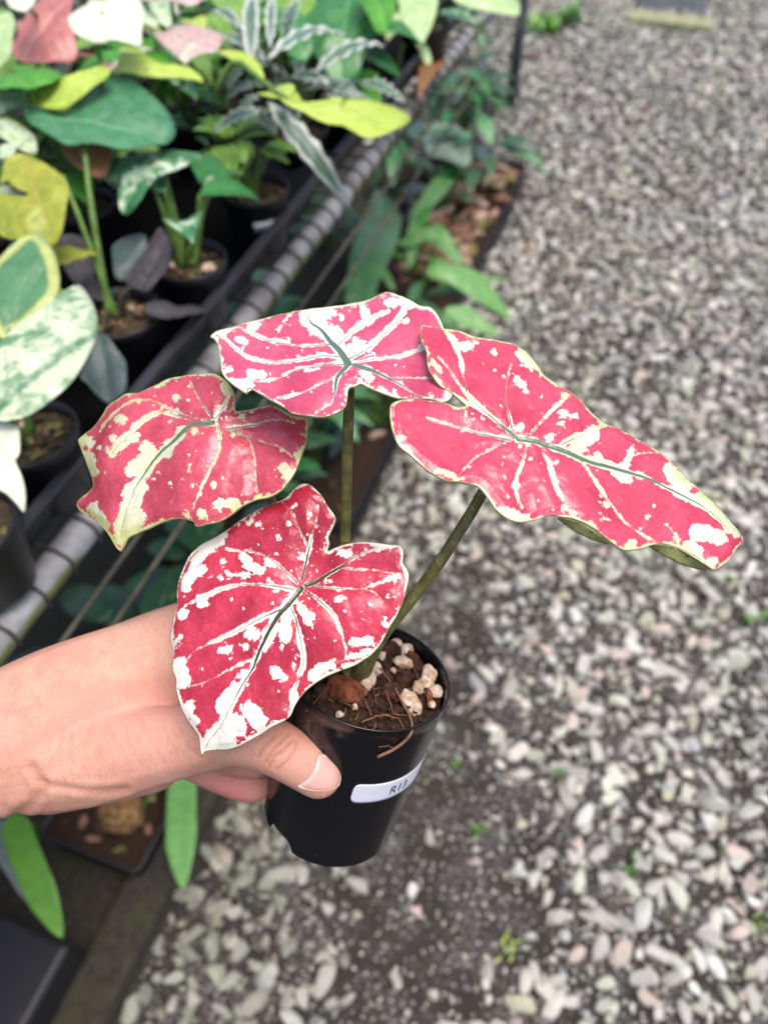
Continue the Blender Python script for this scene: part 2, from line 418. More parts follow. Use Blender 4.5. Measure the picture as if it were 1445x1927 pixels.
def orient_up(V, faces, n):
    a = V[faces[:, 1]]-V[faces[:, 0]]; b = V[faces[:, 2]]-V[faces[:, 0]]
    return faces if (np.cross(a, b)@n).sum() > 0 else faces[:, ::-1]
def mk_leaf(name, V, quads, fan, n, mats, parent, attrs, thick):
    """two skins and a rim, so the blade has a thickness"""
    quads = orient_up(V, quads, n); fan = orient_up(V, fan, n); nv = len(V)
    na = len(fan); last = np.arange(nv-na, nv); nxt = np.roll(last, -1)
    top = [tuple(q) for q in quads.tolist()]+[tuple(q) for q in fan.tolist()]
    bot = [tuple(i+nv for i in q[::-1]) for q in top]
    rim = np.stack([last, last+nv, nxt+nv, nxt], 1); a = V[rim[:, 0]]; 
    rim = [tuple(q) for q in rim.tolist()]
    V2 = np.vstack([V, V-n*thick]); at = {k: np.concatenate([v, v]) for k, v in attrs.items()}
    o = mk(name, V2, top+bot+rim, mats, parent, True, at)
    if len(mats) > 1: o.data.polygons.foreach_set('material_index', np.r_[np.zeros(len(top), np.int32), np.ones(len(bot), np.int32), np.zeros(len(rim), np.int32)].astype(np.int32))
    return o

Z8 = lambda L, ox, oy, sc: [(x/sc+ox, y/sc+oy) for x, y in L]
def hero_leaf(name, parent, outline, cen, veins, blots, sc, ox, oy, depth, ncam, hfun, mat, under, seed, marg=6, veinw=5, tip=None, label=None, pinch=.0, curls=(), fleck=90):
    tr = lambda L: np.array([(x/sc+ox, y/sc+oy) for x, y in L])
    O = tr(outline); c = tr([cen])[0]; J = PD(c[0], c[1], depth)
    tipp = tr([tip])[0]; n = nrm(camvec(*ncam))
    mdir = PD(tipp[0], tipp[1], depth)-J
    P, b, quads, fan = polar_grid(O, c, 460, 120, .85)
    surf = leaf_surface(J, n, mdir, hfun)
    V = surf(P); _, n, m, a = surf.frame
    # pigment fields, in picture pixels of the traced drawing
    ef = segdist(P, np.vstack([b[::2], b[:1]]))
    wf = np.full(len(P), -40.); gf = np.full(len(P), -40.); sf = np.full(len(P), 40.)
    dv = P-c; ang_ = np.arctan2(dv[:, 1], dv[:, 0]); rad_ = np.hypot(dv[:, 0], dv[:, 1])
    nz3 = fbm(P[:, 0]/7, P[:, 1]/7, seed+80, 3); nst = fbm(ang_*26, rad_/42, seed+90, 3)   # the last one is drawn out along the veins
    nz = .55*fbm(P[:, 0]/17, P[:, 1]/17, seed, 4)+.35*nz3+.6*nst; nz2 = fbm(P[:, 0]/45, P[:, 1]/45, seed+50, 3)
    vd = np.full(len(P), 1e9); vf = np.full(len(P), -40.)
    for pts, w0, w1, g0, glen in veins:
        q = resample(spline(tr(pts), 5), 26)
        wid = np.linspace(w0, w1, 26)*1.2
        d, fl = segdist(P, q, wid)
        vf = np.maximum(vf, fl+nz2*wid.mean()*1.1+nz*(1.6+.75*wid.mean()))
        tt_ = np.linspace(0, 1, 26); gw = np.maximum((g0*(1. if g0 > 4 else .7))*(1-tt_/(glen*1.35)), np.where(tt_ < min(glen*1.8, .97), .45, -1.5))
        gf = np.maximum(gf, segdist(P, q, gw)[1])
        sf = np.minimum(sf, d); vd = np.minimum(vd, d)
    for pts, r in blots:
        q = tr(pts) if len(pts) > 1 else np.vstack([tr(pts), tr(pts)+.5])
        q = resample(q, 6); wid = np.full(6, r/sc*1.05)
        wf = np.maximum(wf, segdist(P, q, wid)[1]+nz*7.5+nz2*3)
    wf = np.maximum(wf, marg*(.72+1.5*nz2+.6*nz)-ef)
    g2 = np.random.default_rng(seed)
    for _ in range(fleck):
        i = g2.integers(len(P)); rr = g2.uniform(.3, 1)**2*2.8
        wf = np.maximum(wf, rr-np.linalg.norm((P-P[i])*[1, g2.uniform(.6, 1.6)], axis=1))
    am = np.clip(.5+(wf-vf)/6., .5, 1); wf = np.maximum(wf, vf)
    # relief: veins sunken, blades puffed between them, crimped margin
    q = V-J; s_, t_ = q@m, q@a
    amp = .0011*np.clip(vd/22, 0, 1)**.7*np.clip(ef/14, 0, 1)
    wob = .0010*fbm(s_*55, t_*55, seed+9, 3)+.0004*fbm(s_*190, t_*190, seed+12, 2)
    V = V+n*(amp+wob)[:, None]
    lc = np.stack([s_, t_, np.full(len(P), seed*.37)], 1)
    attrs = {'am': am, 'wf': wf, 'gf': gf, 'sf': sf, 'ef': ef, 'lc': lc}
    o = mk_leaf('leaf', V, quads, fan, n, [mat, under], parent, attrs, .00055)
    if label: o['label'] = label
    for up, lo in curls:                                     # margin rolled over: the underside faces the viewer
        A = resample(spline(tr(up), 6), 40); B = resample(spline(tr(lo), 6), 40); rows = []
        for i, t in enumerate(np.linspace(0, 1, 8)):
            X = A*(1-t)+B*t; W = surf(X)
            rows.append(W-n*(.0004+.010*math.sin(t*1.5)) if False else W - F_*(-.0006-.006*t))
        W = np.concatenate(rows); k = np.arange(39); Fq = np.vstack([np.stack([i*40+k, i*40+k+1, (i+1)*40+k+1, (i+1)*40+k], 1) for i in range(7)])
        cu = mk('rolled_margin', W, Fq, under, o, True, {'lc': np.repeat(np.linspace(0, 1, 8), 40)[:, None]*np.array([.02, 0, 0])+np.tile(np.arange(40)*.002, 8)[:, None]*np.array([0, 1, 0])})
        sm = cu.modifiers.new('thickness', 'SOLIDIFY'); sm.thickness = .0005
    return o, J, n, m

# ------------------------------------------------------------------ hero plant: pot
POT_C = PD(695, 1262, .362)                       # rim centre
RV = nrm(ray(695, 1262))
vr = nrm(R_ - RV*(R_@RV)); vu = np.cross(vr, RV)
AX = nrm(.775*(.275*vr+.962*vu)-.632*RV)           # pot axis, base to rim
POT_R, POT_B, POT_L = .0388, .0345, .096
hero = empty('potted_caladium', POT_C-AX*POT_L, 'red and white variegated caladium in small black pot held in the hand', 'potted plant')
pa = nrm(R_-AX*(R_@AX)); pb = np.cross(AX, pa)
def on_pot(phi, h, off=0.):                        # h: 0 base .. 1 rim
    r = POT_B+(POT_R-POT_B)*h+off
    return POT_C-AX*POT_L*(1-h)+r*(np.cos(phi)[..., None]*pa+np.sin(phi)[..., None]*pb)
def px_to_pot(x, y):
    d = nrm(ray(x, y)); best = None
    for t in np.linspace(.2, .55, 7000):
        q = C_+d*t-POT_C; h = 1+(q@AX)/POT_L; r = POT_B+(POT_R-POT_B)*h; e = q-AX*(q@AX)
        if np.linalg.norm(e) <= r and -.1 < h < 1.02: return math.atan2(e@pb, e@pa), h, t
    return None
_t = px_to_pot(602, 1372); SMUDGE = on_pot(np.array(_t[0]), _t[1])
def m_hero_pot():
    q = NT('glossy_black_pot'); p = q.geo(); n = q.noise(p, 70, 5, .6); n2 = q.noise(p, 700, 4, .7); n3 = q.noise(p, 26, 3)
    vm = q.n('VectorMath', operation='DISTANCE'); q.set(vm.inputs[0], p); vm.inputs[1].default_value = [float(v_) for v_ in SMUDGE]
    d = q.math('MULTIPLY', q.ss(q.math('ADD', vm.outputs['Value'], q.math('MULTIPLY', q.math('SUBTRACT', n3, .5), .02)), .013, .004), q.ss(n, .46, .62)); sp = q.ss(q.voro(p, 260, 'F1'), .13, .08)
    d = q.math('MAXIMUM', q.math('MULTIPLY', d, .45), q.math('MULTIPLY', sp, q.ss(n, .55, .65, 0, .5)))
    c = q.mix(d, (.004, .0045, .007), (.17, .13, .10)); return q.fin(Base_Color=c, Roughness=q.math('ADD', q.math('MULTIPLY', n, .14), .14))
M['heropot'] = m_hero_pot()
S = 96
prof = []
for h in np.linspace(0, 1, 15): prof.append((POT_B+(POT_R-POT_B)*h, POT_L*h))
prof += [(POT_R+.0004, POT_L+.0002), (POT_R+.0002, POT_L+.0007), (POT_R-.0005, POT_L+.0008), (POT_R-.0009, POT_L+.0002), (POT_R-.0012, POT_L-.004)]
for h in np.linspace(.93, .03, 8): prof.append((POT_B+(POT_R-POT_B)*h-.0013, POT_L*h))
org = POT_C-AX*POT_L
Vp, Fp = lathe_geo(prof, S, org, AX)
nP = len(prof)
# drainage notches cut into the foot of the pot
a_l = nrm(R_-AX*(R_@AX)); b_l = np.cross(AX, a_l)
NOTCH = px_to_pot(527, 1570)[0]; print('notch', NOTCH)
def notch_profile(th):
    d = 0
    for c0 in np.arange(3)*2.094+NOTCH:
        dd = abs((th-c0+math.pi) % (2*math.pi)-math.pi); d = max(d, np.clip((.24-dd)/.05, 0, 1)*.0055)
    return d
for j in range(S):
    th = 2*math.pi*j/S; Vp[j] += AX*notch_profile(th); Vp[S+j] += AX*max(0, notch_profile(th)-.0045)
    Vp[(nP-1)*S+j] += AX*max(0, notch_profile(th)-.002)
pot = mk('pot', Vp, Fp, M['heropot'], hero)
Vb, Fb = lathe_geo([(.0, POT_L*.07), (POT_B*.6, POT_L*.07), (POT_B-.0012, POT_L*.075)], S, org, AX)
mk('pot_base', Vb, Fb, M['heropot'], hero)
# sticker with its lettering
def m_label():
    q = NT('white_label'); p = q.geo(); n = q.noise(p, 300, 3); return q.fin(Base_Color=q.mix(n, (.62, .63, .72), (.72, .73, .82)), Roughness=.45)
M['label'] = m_label(); M['ink'] = m_plain('label_ink', (.03, .032, .05), .6, .1)
c1 = px_to_pot(664, 1495); c2 = px_to_pot(750, 1462); 
lh0, lh1 = px_to_pot(690, 1510)[1], px_to_pot(690, 1476)[1]
ph0 = px_to_pot(661, 1497)[0]; phm = px_to_pot(745, 1480)[0]
rm = POT_B+(POT_R-POT_B)*.5
print('label', lh0, lh1, ph0, phm)
ph1 = ph0+.047/rm*np.sign(phm-ph0)
nu, nv_ = 60, 10; V = []; hh = (lh1-lh0)*POT_L; LW = abs(ph1-ph0)*rm; rc = .0032
sg = np.sign(phm-ph0)
for i in range(nu+1):
    u = i/nu*LW
    e = min(u, LW-u); ins = rc-math.sqrt(max(rc*rc-(rc-e)**2, 0)) if e < rc else 0
    for j in range(nv_+1):
        v = ins+(hh-2*ins)*j/nv_; hq = lh0+v/POT_L
        V.append(on_pot(np.array(ph0+sg*u/rm), hq, .00025))
Fl = [(i*(nv_+1)+j, (i+1)*(nv_+1)+j, (i+1)*(nv_+1)+j+1, i*(nv_+1)+j+1) for i in range(nu) for j in range(nv_)]
Fl = [tuple(reversed(q)) for q in Fl] if sg < 0 else Fl
lab = mk('label_sticker', V, Fl, M['label'], pot); lab.modifiers.new('t', 'SOLIDIFY').thickness = .0001
cu = bpy.data.curves.new('code', 'FONT'); cu.body = 'R13'; cu.size = 1.0
to = bpy.data.objects.new('code', cu); COL.objects.link(to)
bpy.context.view_layer.update()
tm = bpy.data.meshes.new_from_object(to.evaluated_get(bpy.context.evaluated_depsgraph_get())); bpy.data.objects.remove(to)
bm = bmesh.new(); bm.from_mesh(tm); bmesh.ops.triangulate(bm, faces=bm.faces[:]); bmesh.ops.subdivide_edges(bm, edges=bm.edges[:], cuts=2)
tv = np.array([q.co[:] for q in bm.verts]); tf = [tuple(q.index for q in p.verts) for p in bm.faces]; bm.free()
TS = .0078; t0 = px_to_pot(732, 1488)
Vt = [on_pot(np.array(t0[0]+sg*x*TS*.86/rm), lh0+(hh*.27+y*TS)/POT_L, .0005) for x, y, _ in tv]
mk('label_text', Vt, tf if sg > 0 else [q[::-1] for q in tf], M['ink'], lab, False)

# ------------------------------------------------------------------ potting mix
SO = POT_C-AX*.008; SR = POT_R-.0022
def soil_pt(x, y, lift=0., rad=0.):
    d = ray(x, y); k = ((SO+AX*lift-C_)@AX)/(d@AX); q = C_+d*k
    if rad:
        c = SO+AX*lift; e = q-c; L = np.linalg.norm(e); q = c+e*min(1, (SR-rad)/max(L, 1e-6))
    return q
rr, tt = np.meshgrid(np.linspace(0, 1, 26), np.linspace(0, 2*math.pi, 90, endpoint=False), indexing='ij')
sx = rr*SR*np.cos(tt); sy = rr*SR*np.sin(tt); hz = .0022*fbm(sx*130+9, sy*130, 3, 4)+.0012*fbm(sx*500, sy*500, 6, 2)
Vs = SO+sx[..., None]*pa+sy[..., None]*pb+hz[..., None]*AX
ii = np.arange(26*90).reshape(26, 90); jn = np.roll(ii, -1, 1)
mk('soil', Vs.reshape(-1, 3), np.stack([ii[:-1], jn[:-1], jn[1:], ii[1:]], -1).reshape(-1, 4)[:, ::-1], M['soil'], hero)
def m_pumice():
    q = NT('pumice'); p = q.geo(); n = q.noise(p, 330, 4); n2 = q.noise(p, 140, 3)
    c = q.mix(q.ss(n, .35, .7), (.52, .36, .24), (.74, .63, .53)); c = q.mix(q.ss(n2, .52, .66, 0, .8), c, (.42, .23, .10)); q.bump(n, .5, .0012)
    return q.fin(Base_Color=c, Roughness=.8)
M['pumice'] = m_pumice()
def lump(name, cen, rad, mat, parent, seed, elong=(1, 1, 1), rot=0., flat=False, ic=ICO3):
    g = np.random.default_rng(seed); v = ic[0].copy()
    v *= (1+.34*fbm(v[:, 0]*1.7+seed, v[:, 1]*1.7+v[:, 2]*1.3, seed, 4))[:, None]
    for k in range(7 if flat else 3):
        d = nrm(g.normal(size=3)); lim = g.uniform(.55, .8); v = v-np.maximum(v@d-lim, 0)[:, None]*d
    v = v*np.array(elong)*rad; c, s = math.cos(rot), math.sin(rot)
    X = v[:, 0]*c-v[:, 1]*s; Y = v[:, 0]*s+v[:, 1]*c
    return mk(name, cen+X[:, None]*vr+Y[:, None]*vu-(v[:, 2])[:, None]*RV, ic[1], mat, parent)
PXM = .362/FPX
for i, (x, y, r, el, ro) in enumerate([(760, 1195, 13, (1.1, .9, .9), .3), (776, 1217, 15, (1.1, .9, .9), .8), (758, 1248, 18, (1.2, .7, .8), -.2), (691, 1282, 18, (.72, 1.15, .8), -.5),
        (708, 1259, 13, (1, 1, .9), 0), (829, 1268, 17, (.9, 1.05, .9), .2), (824, 1302, 14, (1, 1, .9), .1), (801, 1284, 15, (1, .9, .9), .3), (772, 1322, 25, (.62, 1.2, .8), .5),
        (788, 1294, 12, (.9, 1.2, .8), .1), (718, 1235, 9, (1, 1, 1), 0), (740, 1262, 6, (1, 1, 1), 0), (804, 1200, 8, (1, 1, 1), 0), (668, 1330, 6, (1, 1, 1), 0), (812, 1325, 7, (1, 1, 1), 0), (640, 1345, 7, (1, 1, 1), 0)]):
    lump('pumice_stone', soil_pt(x, y, .0026, r*PXM*.9), r*PXM*1.08, M['pumice'], hero, 40+i, el, ro)
for i, (x, y, r, el, ro, dk) in enumerate([(652, 1308, 36, (1.1, .82, .7), -.5, 0), (760, 1278, 24, (1, .85, .8), .2, 1), (800, 1243, 26, (1.1, .7, .7), -.3, 1), (816, 1222, 20, (1, .9, .7), -.6, 0),
        (809, 1316, 15, (.45, 1.4, .7), -.1, 0), (730, 1305, 24, (1.1, .8, .6), .5, 1), (735, 1225, 22, (1, .9, .6), 0, 1), (605, 1305, 18, (1, .8, .7), .3, 1), (690, 1325, 18, (1.2, .7, .6), .1, 1), (750, 1340, 16, (1.3, .6, .6), .3, 1), (785, 1255, 12, (1, .8, .6), .3, 0)]):
    lump('bark_chip', soil_pt(x, y, .0012, r*PXM), r*PXM*1.12, M['bark2' if dk else 'bark'], hero, 70+i, el, ro, True)
def m_fibre():
    q = NT('coir_fibre'); p = q.geo(); n = q.noise(p, 500, 3); return q.fin(Base_Color=q.mix(n, (.10, .04, .02), (.32, .15, .08)), Roughness=.8)
M['fibre'] = m_fibre()
zf = lambda L: [(x/3.284+440, y/3.284+1150) for x, y in L]
def fibre(L, r0, r1, lift=.004, out=0):
    P3 = []
    for x, y in zf(L):
        s = soil_pt(x, y, lift); e = s-SO; e = e-AX*(e@AX)
        if np.linalg.norm(e) > SR*1.01:
            t = px_to_pot(x, y); s = on_pot(np.array(t[0]), t[1], .0012) if t is not None and t[1] < .995 else soil_pt(x, y, .010)
        P3.append(s)
    P3 = resample(spline(P3, 6), 30); P3 = P3+.0006*np.stack([fbm(np.arange(30)*.35+k_*9, np.full(30, P3[0][0]*900+k_), 3, 2) for k_ in range(3)], 1); tube('root_fibre', P3, np.linspace(r0, r1, 30)*.62, M['fibre'], hero, 6)
fibre([(890, 330), (950, 410), (1000, 480), (1040, 560), (1070, 620), (1098, 680), (1090, 740), (1050, 790), (980, 840), (890, 890)], .00055, .0013, .005)
fibre([(1020, 210), (1060, 270), (1110, 340), (1140, 430), (1150, 520)], .0004, .0003)
fibre([(600, 420), (560, 490), (510, 550), (455, 615)], .0004, .0003)
fibre([(790, 690), (850, 660), (920, 645), (960, 640)], .0006, .0004)
fibre([(900, 640), (960, 650), (1010, 660), (1040, 700), (1055, 750)], .0004, .0003)
fibre([(850, 430), (870, 500), (880, 570)], .0004, .0003); fibre([(930, 460), (960, 560), (1000, 640), (1080, 640)], .0004, .0003)
fibre([(880, 690), (870, 720), (850, 745)], .0004, .0003); fibre([(760, 470), (800, 540), (830, 600), (850, 640)], .0005, .0004)
fibre([(890, 830), (940, 820), (990, 835)], .0003, .0002); fibre([(1150, 440), (1190, 520), (1215, 600)], .0005, .0003)

gg = np.random.default_rng(8)
for _ in range(34):
    x, y = gg.uniform(600, 830), gg.uniform(1215, 1345); e = soil_pt(x, y)-SO
    if np.linalg.norm(e) > SR*.85: continue
    a_ = gg.uniform(0, 6.3); L_ = gg.uniform(8, 26); dx_, dy_ = math.cos(a_)*L_, math.sin(a_)*L_*.6
    fibre([((x-440)*3.284, (y-1150)*3.284), ((x+dx_*.5+gg.uniform(-3, 3)-440)*3.284, (y+dy_*.5+gg.uniform(-3, 3)-1150)*3.284), ((x+dx_-440)*3.284, (y+dy_-1150)*3.284)], .0004, .00025, .0035)
cr = []
for k in range(420):
    th, rr_ = gg.uniform(0, 6.3), SR*.97*math.sqrt(gg.uniform(0, 1)); v = ICO1[0]*gg.uniform(.0004, .0015)*gg.uniform(.6, 1.3, 3)
    cr.append((SO+pa*math.cos(th)*rr_+pb*math.sin(th)*rr_+AX*gg.uniform(.0, .0025)+v, ICO1[1]))
setp(mk('soil_crumbs', np.concatenate([c[0] for c in cr]), np.concatenate([c[1]+i*12 for i, c in enumerate(cr)]), M['bark2'], hero, False), kind='stuff')
# ------------------------------------------------------------------ hero plant: petioles and leaves
def m_petiole():
    q = NT('petiole'); p = q.geo(); n = q.noise(p, 160, 4); st = q.voro(q.mapping(p, (1, 1, .35)), 380)
    c = q.mix(q.ss(n, .3, .7), (.09, .09, .025), (.17, .165, .05)); c = q.mix(q.math('MULTIPLY', q.ss(st, .07, .02), q.ss(n, .5, .62, 0, .55)), c, (.40, .38, .27))
    q.bump(n, .15, .0008); return q.fin(Base_Color=c, Roughness=.42)
M['petiole'] = m_petiole()
def m_under():
    q = NT('leaf_underside'); lc = q.attr('lc', 'Vector'); n = q.noise(lc, 160, 4); n2 = q.noise(lc, 60, 3)
    c = q.mix(q.ss(n, .42, .6), (.52, .58, .20), (.62, .64, .32)); c = q.mix(q.ss(n2, .54, .62), c, (.50, .11, .10)); q.bump(n, .3, .0006)
    q.fin(Base_Color=c, Roughness=.5); q.translucent(c, .5); return q.m
M['under'] = m_under()
GR = (.075, .13, .075)
M['leaf1'] = m_hero('leaf_rose', [(.52, .05, .085), (.72, .10, .15), (.40, .02, .045)], (.74, .74, .56), (.60, .64, .25), (.11, .19, .11), .85)
M['leaf2'] = m_hero('leaf_pink', [(.58, .06, .135), (.76, .12, .21), (.42, .025, .07)], (.80, .80, .76), (.66, .70, .52), (.10, .17, .12), .45)
M['leaf3'] = m_hero('leaf_crimson_pink', [(.54, .035, .085), (.71, .075, .145), (.36, .012, .045)], (.76, .77, .64), (.58, .64, .34), (.10, .17, .09), .75)
M['leaf4'] = m_hero('leaf_red', [(.42, .012, .034), (.70, .045, .095), (.26, .005, .018)], (.82, .80, .74), (.72, .70, .52), (.045, .065, .02), .3)

# veins: (points, white half width at start, at end in px, green half width at start px, green reach 0..1)
L4v = [([(772, 600), (700, 690), (640, 760), (580, 870), (530, 970), (510, 1030), (450, 1130), (390, 1240), (340, 1340), (270, 1430), (232, 1500)], 7, 9, 5.2, .55),
 ([(750, 570), (690, 510), (620, 450), (560, 415), (500, 398), (430, 395), (370, 385)], 3, 2, 2.0, .5), ([(735, 605), (650, 590), (540, 578), (440, 580), (340, 600), (250, 640), (150, 690)], 4, 3, 1.6, .6),
 ([(660, 715), (580, 750), (480, 800), (380, 850), (280, 895), (190, 940), (160, 975)], 5, 2, 2, .3), ([(510, 985), (440, 1010), (350, 1060), (230, 1115), (130, 1140)], 2.5, .4, .6, .1),
 ([(775, 550), (800, 450), (815, 380), (840, 280), (860, 200), (865, 150)], 2.5, 2.5, 3.4, .5), ([(808, 375), (770, 290), (740, 210), (690, 150), (670, 130)], 1.6, 1, 1.2, .4),
 ([(800, 580), (850, 565), (920, 520), (990, 480), (1060, 430), (1130, 400), (1190, 385)], 3.5, 2, 4.2, .6), ([(1000, 490), (1080, 495), (1180, 500), (1280, 520)], 1.2, 1.2, .5, .2),
 ([(830, 590), (920, 595), (1010, 602), (1100, 600), (1180, 575), (1260, 545), (1300, 530)], 1.5, 4.5, 1.4, .4), ([(1100, 600), (1170, 620), (1220, 670)], 1, .5, .2, .1),
 ([(790, 610), (850, 650), (910, 700), (960, 760), (990, 840), (1010, 910), (1020, 980)], 3, 1.5, 1.8, .6), ([(710, 700), (740, 760), (755, 830), (775, 920), (785, 1000), (765, 1060), (740, 1140), (720, 1240)], 3, 3.5, 1.8, .45)]
L4b = [([(350, 315), (270, 370), (205, 440), (180, 520), (150, 590)], 30), ([(235, 500)], 26), ([(460, 425), (500, 480), (560, 505)], 26), ([(580, 445), (620, 470)], 20), ([(350, 457)], 20), ([(385, 525), (490, 530)], 15), ([(235, 668)], 34), ([(130, 735)], 24),
 ([(500, 840), (515, 850)], 30), ([(340, 938), (385, 930)], 18), ([(478, 918)], 13), ([(770, 690), (825, 765)], 27), ([(690, 770), (695, 850)], 34), ([(640, 800), (580, 930)], 22), ([(635, 1040), (650, 1070)], 24), ([(685, 1085)], 22), ([(735, 1020)], 13), ([(600, 560), (650, 605)], 14),
 ([(110, 1010), (130, 1090)], 40), ([(350, 1240), (420, 1150)], 44), ([(490, 1250), (545, 1320)], 42), ([(420, 1340), (330, 1400)], 60), ([(270, 1450), (400, 1440)], 30), ([(165, 1240), (195, 1320)], 22), ([(1060, 900), (1140, 878)], 22), ([(1040, 970), (1140, 945)], 20), ([(880, 1040), (945, 1015)], 22), ([(850, 1080)], 28),
 ([(1112, 770)], 9), ([(1142, 690)], 7), ([(1240, 650), (1285, 650)], 7), ([(1285, 552)], 18), ([(820, 195)], 16), ([(990, 400), (1020, 410)], 20), ([(1150, 355)], 18), ([(655, 325)], 11), ([(560, 250)], 8), ([(515, 200), (490, 240)], 12), ([(620, 155)], 11), ([(730, 1170), (735, 1210)], 20), ([(900, 550), (930, 560)], 10), ([(120, 860), (90, 900)], 18), ([(780, 430)], 18), ([(480, 1050), (430, 1080)], 16), ([(480, 1120)], 18), ([(1230, 800)], 20), ([(1300, 700)], 12), ([(285, 528)], 9), ([(335, 540)], 9), ([(658, 1165)], 9), ([(960, 655), (1000, 655)], 6), ([(1080, 1000), (1000, 1035)], 14)]
L4o = [(915, 395), (925, 355), (918, 320), (940, 270), (958, 225), (945, 190), (915, 150), (880, 90), (835, 45), (795, 28), (755, 40), (715, 75), (680, 110), (620, 135), (560, 160), (500, 190), (440, 225), (380, 270), (310, 315), (240, 350), (190, 390), (160, 430), (130, 490), (105, 560), (95, 620), (95, 700), (75, 760), (65, 820), (60, 880), (75, 960), (70, 1040), (90, 1090), (90, 1150), (110, 1220), (150, 1310), (190, 1370), (212, 1410), (220, 1470), (230, 1515), (245, 1490), (300, 1480), (370, 1478), (430, 1460), (490, 1430), (560, 1390), (620, 1350), (680, 1320), (715, 1290), (735, 1240), (775, 1180), (830, 1130), (900, 1085), (980, 1050), (1060, 1020), (1110, 990), (1160, 955), (1210, 890), (1245, 820), (1290, 750), (1325, 670), (1345, 600), (1358, 530), (1345, 490), (1325, 460), (1330, 400), (1310, 365), (1250, 360), (1190, 352), (1120, 345), (1050, 350), (1000, 360), (950, 378)]
def cup(a, b, c=0, k=0, wav=0):
    return lambda s, t: -a*s*s-b*t*t-c*s*t-k*np.sqrt(t*t+2e-5)*np.exp(-((s+.012)/.02)**2)+wav*np.sin(s*95+t*60)
leafs = {}
leafs[4] = hero_leaf('leaf', hero, L4o, (772, 592), L4v, L4b, 2.89, 300, 900, .314, (-.20, .20, .96), lambda s, t: -1.0*np.maximum(s, 0)**2-1.8*t*t-.0035*np.exp(-((s+.010)/.014)**2-(t/.010)**2)+.0009*np.sin(s*130+t*70), M['leaf4'], M['under'], 4, 5.5, tip=(232, 1500), label='deep red front leaf with broad white blotches and dark midrib', fleck=150)
L1v = [([(815, 335), (760, 345), (700, 345), (600, 430), (510, 515), (440, 610), (390, 690), (350, 800), (325, 890), (310, 960)], 4, 9, 4.5, .62), ([(815, 310), (760, 240), (710, 150), (690, 110)], 1, .5, 3.0, .5), ([(810, 330), (740, 310), (660, 290), (560, 250), (480, 215), (400, 212), (330, 240), (250, 310), (200, 380)], .6, 2, 1.6, .25),
 ([(700, 320), (600, 290), (530, 280), (450, 310), (380, 380), (300, 460), (270, 510)], 1, 4.5, .5, .1), ([(840, 350), (855, 420), (845, 500), (800, 590), (760, 670), (720, 760), (705, 800)], 2.2, .8, 1.4, .3), ([(890, 370), (960, 400), (1010, 430), (1040, 530), (1045, 620), (1050, 710)], .6, 1.4, 1, .2),
 ([(890, 370), (980, 355), (1070, 340), (1140, 320), (1250, 335)], 2.5, .5, 3.0, .6), ([(950, 390), (1060, 430), (1180, 470), (1250, 530)], .8, .8, .8, .2), ([(825, 310), (870, 250), (890, 190), (870, 130)], 3, 3, 1.6, .3)]
L1b = [([(640, 395), (570, 470)], 26), ([(470, 490), (430, 575), (390, 590)], 46), ([(400, 700), (360, 850)], 55), ([(400, 860), (330, 940)], 48), ([(570, 510)], 22), ([(310, 322), (325, 325)], 20), ([(275, 420)], 14), ([(250, 492)], 13), ([(290, 495), (400, 410)], 18), ([(115, 435), (150, 440)], 26), ([(150, 530), (180, 610)], 26), ([(170, 800), (225, 890)], 30), ([(850, 785), (940, 785)], 32), ([(750, 840)], 26), ([(675, 838)], 22), ([(1205, 590)], 26), ([(1220, 640)], 18), ([(975, 300)], 18), ([(1025, 268)], 12), ([(618, 203)], 12), ([(695, 570), (690, 600)], 8), ([(820, 670)], 13), ([(745, 722)], 10), ([(715, 380)], 22), ([(500, 150), (570, 115)], 12), ([(890, 145), (905, 190)], 16), ([(865, 255)], 18), ([(920, 405)], 8), ([(1190, 480)], 7), ([(1270, 520)], 16), ([(1310, 400)], 10), ([(210, 480)], 5), ([(230, 610)], 6)]
L1o = [(940, 270), (1000, 262), (1060, 250), (1130, 237), (1190, 262), (1250, 290), (1328, 305), (1328, 370), (1318, 450), (1300, 500), (1280, 560), (1240, 640), (1190, 700), (1130, 735), (1050, 755), (980, 785), (920, 830), (850, 870), (780, 885), (718, 895), (705, 870), (660, 855), (600, 855), (530, 880), (460, 910), (400, 935), (350, 965), (325, 1000), (312, 1032), (285, 1010), (250, 950), (200, 890), (130, 840), (85, 805), (80, 770), (110, 730), (150, 690), (160, 655), (140, 590), (115, 520), (90, 460), (80, 425), (110, 395), (150, 365), (200, 300), (240, 240), (290, 200), (340, 172), (400, 170), (450, 150), (500, 130), (560, 100), (640, 80), (720, 68), (800, 63), (850, 80), (890, 110), (920, 150), (933, 200), (932, 240)]
leafs[1] = hero_leaf('leaf', hero, L1o, (818, 335), L1v, L1b, 2.89, 120, 680, .328, (-.20, .42, .88), lambda s, t: -5.0*np.maximum(s, 0)**2-2.8*t*t+.0016*np.sin(s*80-t*110+1), M['leaf1'], M['under'], 1, 4.5, tip=(312, 1032), label='rose leaf with yellow-cream patches drooping over the forearm')
